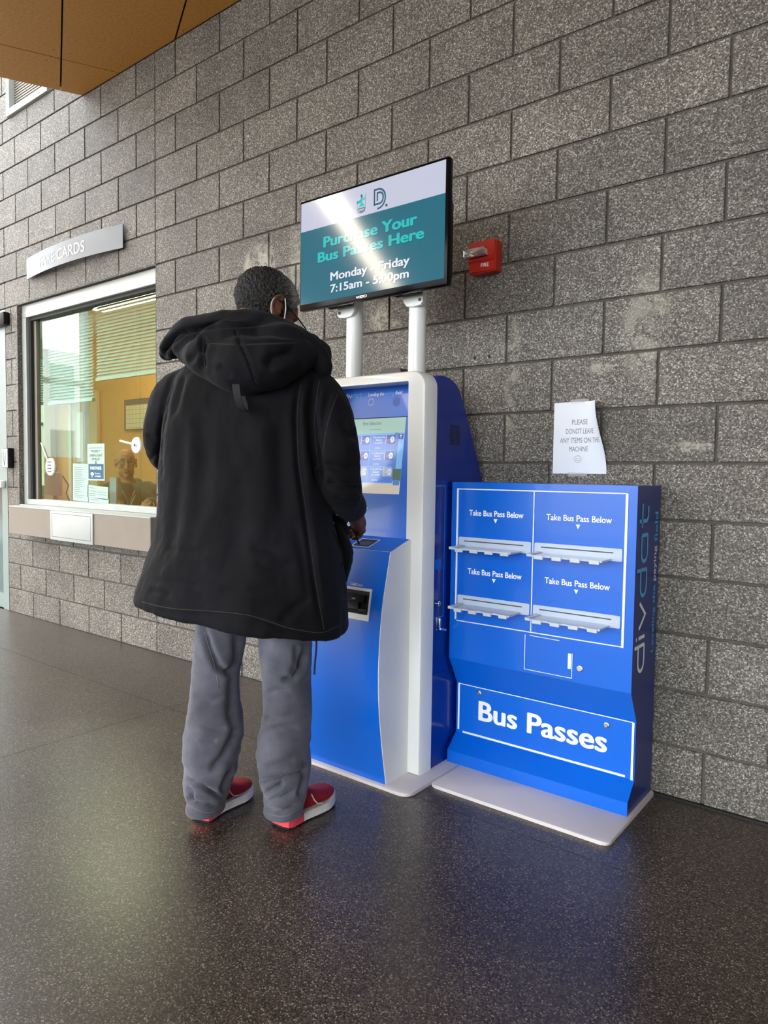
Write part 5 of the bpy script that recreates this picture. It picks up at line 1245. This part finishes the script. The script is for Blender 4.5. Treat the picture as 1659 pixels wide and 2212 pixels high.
# ---- body: one continuous surface (head, neck, trunk, arms, hands, legs)
bm = bmesh.new()
HC = at(574, 675, 2.345)
az = radians(80); HF = Vector((cos(az)*cos(radians(-30)), sin(az)*cos(radians(-30)), sin(radians(-30)))); HU = Vector((-.0, .0, 1))
HP, HM = head_bm(bm, HC, HF, HU, 1.04)
nk = at(566, 765, 2.31)
limb_bm(bm, [HP(0, -.02, -.03), HP(0, -.03, -.09), nk], [.052, .052, .06], 16)
chest, pelv = at(535, 900, 2.34), at(545, 1200, 2.34)
limb_bm(bm, [nk, chest, at(540, 1050, 2.34), pelv], [.06, .11, .10, .11], 16)
limb_bm(bm, [chest+Vector((0, 0, .08)), SR, ER, WR_], [.06, .05, .042, .03], 14); limb_bm(bm, [chest+Vector((0, 0, .08)), SL, EL, WL_], [.06, .05, .042, .03], 14)
for k_, an in ((at(478, 1400, 2.35), h_a) for h_a in [hl+Vector((-.01, .07, .08))]): limb_bm(bm, [pelv, k_, at(465, 1560, 2.335), an], [.085, .06, .045, .035], 14)
for k_, an in ((at(620, 1400, 2.32), h_a) for h_a in [hr+Vector((0, .07, .08))]): limb_bm(bm, [pelv, k_, at(617, 1560, 2.315), an], [.085, .06, .045, .035], 14)
def hand(bm, wrist, pdir, back, side, curl=1.0, k=1.0):
    # wrist, pointing direction, back-of-hand normal; side: +1 right hand
    d = Vector(pdir).normalized(); b = (Vector(back)-d*Vector(back).dot(d)).normalized(); s = d.cross(b)*side   # towards the little finger side
    W_ = Vector(wrist)
    limb_bm(bm, [W_, W_+d*.03*k, W_+d*.075*k], [.028*k, .032*k, .03*k], 14)
    for o_, r_ in ((-.03, .013), (-.01, .014), (.01, .0135), (.03, .012)): limb_bm(bm, [W_+d*.02*k+s*o_*.7*k, W_+d*.085*k+s*o_*k+b*.004], [r_*1.1*k, r_*k], 10)
    for i, (o_, L_) in enumerate(((-.030, .072), (-.010, .08), (.010, .075), (.029, .058))):
        p = W_+d*.088*k+s*o_*k; pts = [p]; ang = 0
        for fr, bend in ((.45, .55), (.32, .75), (.23, .55)):
            ang += bend*curl; pts.append(pts[-1] + (d*cos(ang)-b*sin(ang))*(L_*fr*k))
        finger(bm, pts, .0098*k, .0075*k)
    p = W_+d*.025*k-s*.028*k; dirs = (d*.75-s*.55-b*.35).normalized(), (d*.85-s*.1-b*.5).normalized(), (d*.8+s*.2-b*.55).normalized()
    pts = [p, p+dirs[0]*.04*k]; pts.append(pts[-1]+dirs[1]*.034*k); pts.append(pts[-1]+dirs[2]*.026*k); finger(bm, pts, .0125*k, .0085*k)
hd = at(770, 1128, 2.53) - WR_
hand(bm, WR_+hd*.4, Vector((-.35, .75, -.55)), Vector((.75, .35, .55)), 1, 1.0, .95)
hand(bm, WL_, Vector((.2, .9, -.3)), Vector((-.3, .2, .9)), -1, .8)
me = remesh(bm, .0042, 3)
co, no = get_co(me), get_no(me)
for s in (-1, 1):
    e = np.array(HP(s*.032, .092, .012)); g = np.exp(-(((co-e)**2).sum(1))/(.014**2)); co = co - g[:, None]*.009*np.array(HF)
set_co(me, co); col = np.ones((len(co), 3)); tone_attr(me, col)
finish('body', me, 'skin_dark', MAN)
# ---- short grizzled hair
bm = bmesh.new(); bmesh.ops.create_icosphere(bm, subdivisions=7, radius=1)
Kd = []
for v in bm.verts:
    p = v.co; x, y, z = p.x*.084, -.012+p.y*.110, .036+p.z*.098
    hl_ = -.02 + (.10 if y > .045 else 0)*min(1, (y-.045)/.03 if y > .045 else 0)      # hairline: nape low, temples higher
    low_ = -.085 if y < -.02 else (-.085+.075*min(1, (y+.02)/.05)); low_ = max(low_, -.085)
    if y > .028: low_ = -.012+.105*min(1, (y-.028)/.042)
    if abs(x) > .066 and -.035 < y < .012: low_ = max(low_, .028)
    v.tag = z < low_; q = HP(x, y, z); r_ = noise.noise(Vector((x, y, z))*230)*.0052 + noise.noise(Vector((x, y, z))*110)*.0045 + .002
    Kd.append((x, y, z)); v.co = q + (q-HC).normalized()*(r_+.001)
bmesh.ops.delete(bm, geom=[v for v in bm.verts if v.tag], context='VERTS')
o = from_bm('hair', bm, 'hair_grizzled', MAN, smooth=True)
co = get_co(o.data); loc = (co-np.array(HC))@np.array(HM)/1.04
grey = np.clip(.10+.95*np.clip((loc[:, 2]-.02)/.08, 0, 1)*np.clip((loc[:, 1]+.07)/.1, 0, 1)+.4*np.clip((loc[:, 1]-.0)/.06, 0, 1), 0, 1)
tone_attr(o.data, np.repeat(grey[:, None], 3, 1))
# ---- mask loops and mask
mk_ = tube('face_mask', [HP(.088, .004, -.030), HP(.084, .03, -.045), HP(.074, .058, -.058), HP(.062, .085, -.06)], .0024, 'mask_white', MAN, n=8)
tube('ear_loop', smooth3([HP(.0865, .004, -.034), HP(.089, -.02, -.036), HP(.090, -.036, -.012), HP(.088, -.034, .016), HP(.088, -.018, .034)]), .0013, 'mask_white', mk_, n=6)
tube('ear_loop', smooth3([HP(.088, -.004, .036), HP(.087, .014, .012), HP(.083, .03, -.02), HP(.074, .05, -.052), HP(.066, .066, -.07)]), .0021, 'mask_white', mk_, n=6)
vs = []; NQ = 12
for i in range(NQ+1):
    a = -1.15+2.3*i/NQ
    for j in range(7):
        z = -.02-.09*j/6; rr = .102+.014*sin(pi*j/6)*cos(a); vs.append(HP(.074*sin(a)/sin(1.15)*.98, rr*cos(a)**.6 if cos(a) > 0 else 0, z))
mk('mask_cloth', vs, [(i*7+j, i*7+j+1, (i+1)*7+j+1, (i+1)*7+j) for i in range(NQ) for j in range(6)], 'mask_white', mk_, smooth=True)
# ---- glasses
gl = tube('glasses', [HP(.083, -.02, .018), HP(.085, .01, .022), HP(.08, .07, .018), HP(.07, .118, .014)], .0022, 'black_plastic', MAN, n=8)
tube('temple', [HP(-.083, -.02, .018), HP(-.085, .01, .022), HP(-.08, .07, .018), HP(-.07, .118, .014)], .0022, 'black_plastic', gl, n=8)
tube('bridge', [HP(-.012, .122, .012), HP(0, .124, .017), HP(.012, .122, .012)], .002, 'black_plastic', gl, n=6)
for s in (-1, 1):
    pts = [HP(s*.039+.029*cos(a), .121-.004*abs(cos(a)), -.004+.021*sin(a)) for a in np.linspace(0, 2*pi, 20)]
    tube('rim', pts, .0016, 'chrome', gl, n=6); bm = bmesh.new(); bm.faces.new([bm.verts.new(p) for p in pts[:-1]]); from_bm('lens', bm, 'lens', gl)
# ---- what he holds
hc = at(776, 1122, 2.475)
cdv = [Vector((-.35, .75, -.55)).normalized()]; cn = Vector((.75, .35, .55)); cn = (cn-cdv[0]*cn.dot(cdv[0])).normalized(); cs_ = cdv[0].cross(cn)
bm = bmesh.new(); q0 = WR_+hd*.4+cdv[0]*.085-cn*.028
for i, (a, b_) in enumerate(((-.05, -.02), (.05, -.02), (.05, .045), (-.05, .045))): pass
bm_prism(bm, [(-.04, .0), (.04, .0), (.04, .055), (-.04, .055)], (-.003, .003), lambda u, v, w: q0+cs_*u+cdv[0]*v+cn*w)
tag(from_bm('card_wallet', bm, 'black_matte'), 'small flat black wallet held in the right hand of the man at the kiosk', 'wallet')
# ================================================================== the clerk in the booth
BM = Vector((-3.87, .72, 0))
CL = thing('person', 'bald seated clerk with glasses and olive jacket behind the ticket glass', 'person', tuple(BM))
DC = 5.75
CF = Vector((.87, -.48, -.03)).normalized(); CR = Vector((CF.y, -CF.x, 0)).normalized()*-1   # CR: image right
bm = bmesh.new(); CH = at(272, 1001, DC)
Hk = .97
CP_, CM = head_bm(bm, CH, CF, Vector((.04, -.03, 1)), Hk)
nk = at(276, 1045, DC+.02)
limb_bm(bm, [CP_(0, -.02, -.03), CP_(0, -.03, -.1), nk], [.056, .056, .065], 16)
ch2, pv2 = at(279, 1080, DC+.03), Vector((nk.x-.02, nk.y, .52))
limb_bm(bm, [nk, ch2, Vector((nk.x, nk.y, .75)), pv2], [.07, .12, .12, .13], 18)
shl = [at(279-52, 1062, DC+.05), at(279+56, 1062, DC-.02)]
CFh = Vector((CF.x, CF.y, 0)).normalized(); CRh = Vector((-CFh.y, CFh.x, 0))
arms = []
for s, sh in ((-1, shl[0]), (1, shl[1])):
    el = sh + CRh*(s*.04) + CFh*.02 + Vector((0, 0, -.20)); wr = Vector((sh.x, sh.y, .90)) + CFh*.22 - CRh*(s*.06); arms.append((sh, el, wr))
    limb_bm(bm, [ch2, sh, el, wr], [.07, .05, .042, .03], 14); hand(bm, wr, CFh-CRh*(s*.4), Vector((0, 0, 1)), s, .6, .95)
    hp = pv2 + CRh*(s*.1); kn = hp + CFh*.30 + Vector((0, 0, .0)); ft = Vector((kn.x, kn.y, .078)) + CFh*.02
    limb_bm(bm, [hp, kn, ft, ft+CFh*.13-Vector((0, 0, .028))], [.085, .062, .045, .038], 14)
me = remesh(bm, .0042, 2)
co = get_co(me); CFn = np.array(CF)
for s in (-1, 1):
    e = np.array(CP_(s*.031, .092, .010)); co = co - np.exp(-((co-e)**2).sum(1)/(.0125**2))[:, None]*.010*CFn
mth = np.array(CP_(0, .1, -.070)); dm = (co-mth)@np.array(CM); co = co - (np.exp(-(dm[:, 2]/.0022)**2-(dm[:, 0]/.017)**2)*.006)[:, None]*CFn
set_co(me, co)
lc = (co-np.array(CH))@np.array(CM)/Hk
col = np.ones((len(co), 3))
def mixc(mask, c):
    global col
    col = col*(1-mask[:, None]) + np.array(c)*mask[:, None]
mixc(np.exp(-((lc[:, 2]+.071)/.011)**4-(lc[:, 0]/.026)**4)*(lc[:, 1] > .078), (.72, .55, .6))                     # lips
st = np.clip((-.055-lc[:, 2])/.02, 0, 1)*(lc[:, 1] > .0)*(lc[:, 2] > -.14)*(1-np.exp(-((lc[:, 2]+.071)/.013)**4-(lc[:, 0]/.028)**4)); mixc(st*.5, (.42, .46, .52))   # stubble
mixc(np.exp(-((lc[:, 2]+.052)/.006)**2-(lc[:, 0]/.022)**2)*(lc[:, 1] > .07)*.6, (.3, .35, .45))                     # moustache
mixc(np.exp(-((lc[:, 2]-.038)/.007)**2)*np.exp(-((np.abs(lc[:, 0])-.031)/.018)**4)*(lc[:, 1] > .05)*.8, (.22, .22, .25))   # brows
tone_attr(me, col)
finish('body', me, 'skin_brown', CL)
for s in (-1, 1):
    bm = bmesh.new(); ell_bm(bm, CP_(s*.031, .081, .010), (.0115*Hk,)*3, seg=16); ey = from_bm('eye', bm, 'eye_white', CL, smooth=True)
    bm = bmesh.new(); ell_bm(bm, CP_(s*.031, .0895, .009), (.0048*Hk, .0042*Hk, .0048*Hk), CM, 12); from_bm('iris', bm, 'eye_dark', ey, smooth=True)
bm = bmesh.new(); limb_bm(bm, [CP_(-.024, .097, -.1275+.056), CP_(0, .1035, -.0725), CP_(.024, .097, -.0715)], [.0012, .002, .0012], 6)
from_bm('mouth_line', bm, 'eye_dark', CL)
# glasses
gl = tube('glasses', [CP_(-.013, .113, .014), CP_(0, .117, .018), CP_(.013, .113, .014)], .0016, 'black_plastic', CL, n=6)
for s in (-1, 1):
    pts = [CP_(s*.036+.025*cos(a), .110-.010*abs(cos(a))*(.6 if cos(a)*s > 0 else .2), .005+.018*sin(a)) for a in np.linspace(0, 2*pi, 22)]
    tube('rim', pts, .0015, 'black_plastic', gl, n=6); tube('temple', [CP_(s*.061, .104, .014), CP_(s*.078, .05, .016), CP_(s*.082, .0, .012)], .0014, 'black_plastic', gl, n=6)
    bm = bmesh.new(); bm.faces.new([bm.verts.new(p) for p in pts[:-1]]); from_bm('lens', bm, 'lens', gl)
# jacket with stand collar over a black shirt
bm = bmesh.new()
def sect(c, a, b, z):
    return [Vector((c.x, c.y, z)) + CRh*(a*cos(t)) + CFh*(b*sin(t)) for t in [2*pi*k/28 for k in range(28)]]
zt = nk.z
loft_bm(bm, [sect(ch2, .21, .15, .62), sect(ch2, .215, .15, .85), sect(ch2, .215, .145, zt-.14), sect(ch2, .20, .125, zt-.075), sect(ch2, .14, .105, zt-.03), sect(nk, .085, .085, zt+.012)])
for sh, el, wr in arms: limb_bm(bm, [ch2+Vector((0, 0, .06)), sh, el, wr], [.08, .072, .058, .046], 16)
me = remesh(bm, .007, 6); wrinkle(me, .008, 12, (1, 1, 1), 21); wrinkle(me, .004, 30, (1, 1, 1), 22)
jk = finish('jacket', me, 'olive_cloth', CL)
for s in (-1, 1):
    tube('collar', [nk+CRh*(s*.03)+CFh*.10+Vector((0, 0, -.07)), nk+CRh*(s*.07)+CFh*.075+Vector((0, 0, -.012)), nk+CRh*(s*.09)+CFh*.02+Vector((0, 0, .02)), nk+CRh*(s*.075)-CFh*.05+Vector((0, 0, .03))], [.016, .022, .022, .02], 'olive_cloth', jk, n=10)
bm = bmesh.new(); ell_bm(bm, nk+CFh*.085+Vector((0, 0, -.055)), (.05, .05, .05)); ell_bm(bm, nk+CFh*.10+Vector((0, 0, -.1)), (.035, .035, .06)); finish('shirt', remesh(bm, .005, 3), 'black_matte', CL)
for s in (-1, 1): tube('zip_edge', [nk+CRh*(s*.045)+CFh*.128+Vector((0, 0, -.05)), nk+CRh*(s*.028)+CFh*.148+Vector((0, 0, -.10)), nk+CRh*(s*.008)+CFh*.155+Vector((0, 0, -.16))], .003, 'brass_lock', jk, n=6)
tube('lanyard', [nk+CRh*.05+CFh*.135+Vector((0, 0, -.09)), nk+CRh*.02+CFh*.165+Vector((0, 0, -.15)), nk-CRh*.0+CFh*.168+Vector((0, 0, -.2))], .004, 'pale_grey', jk, n=6)
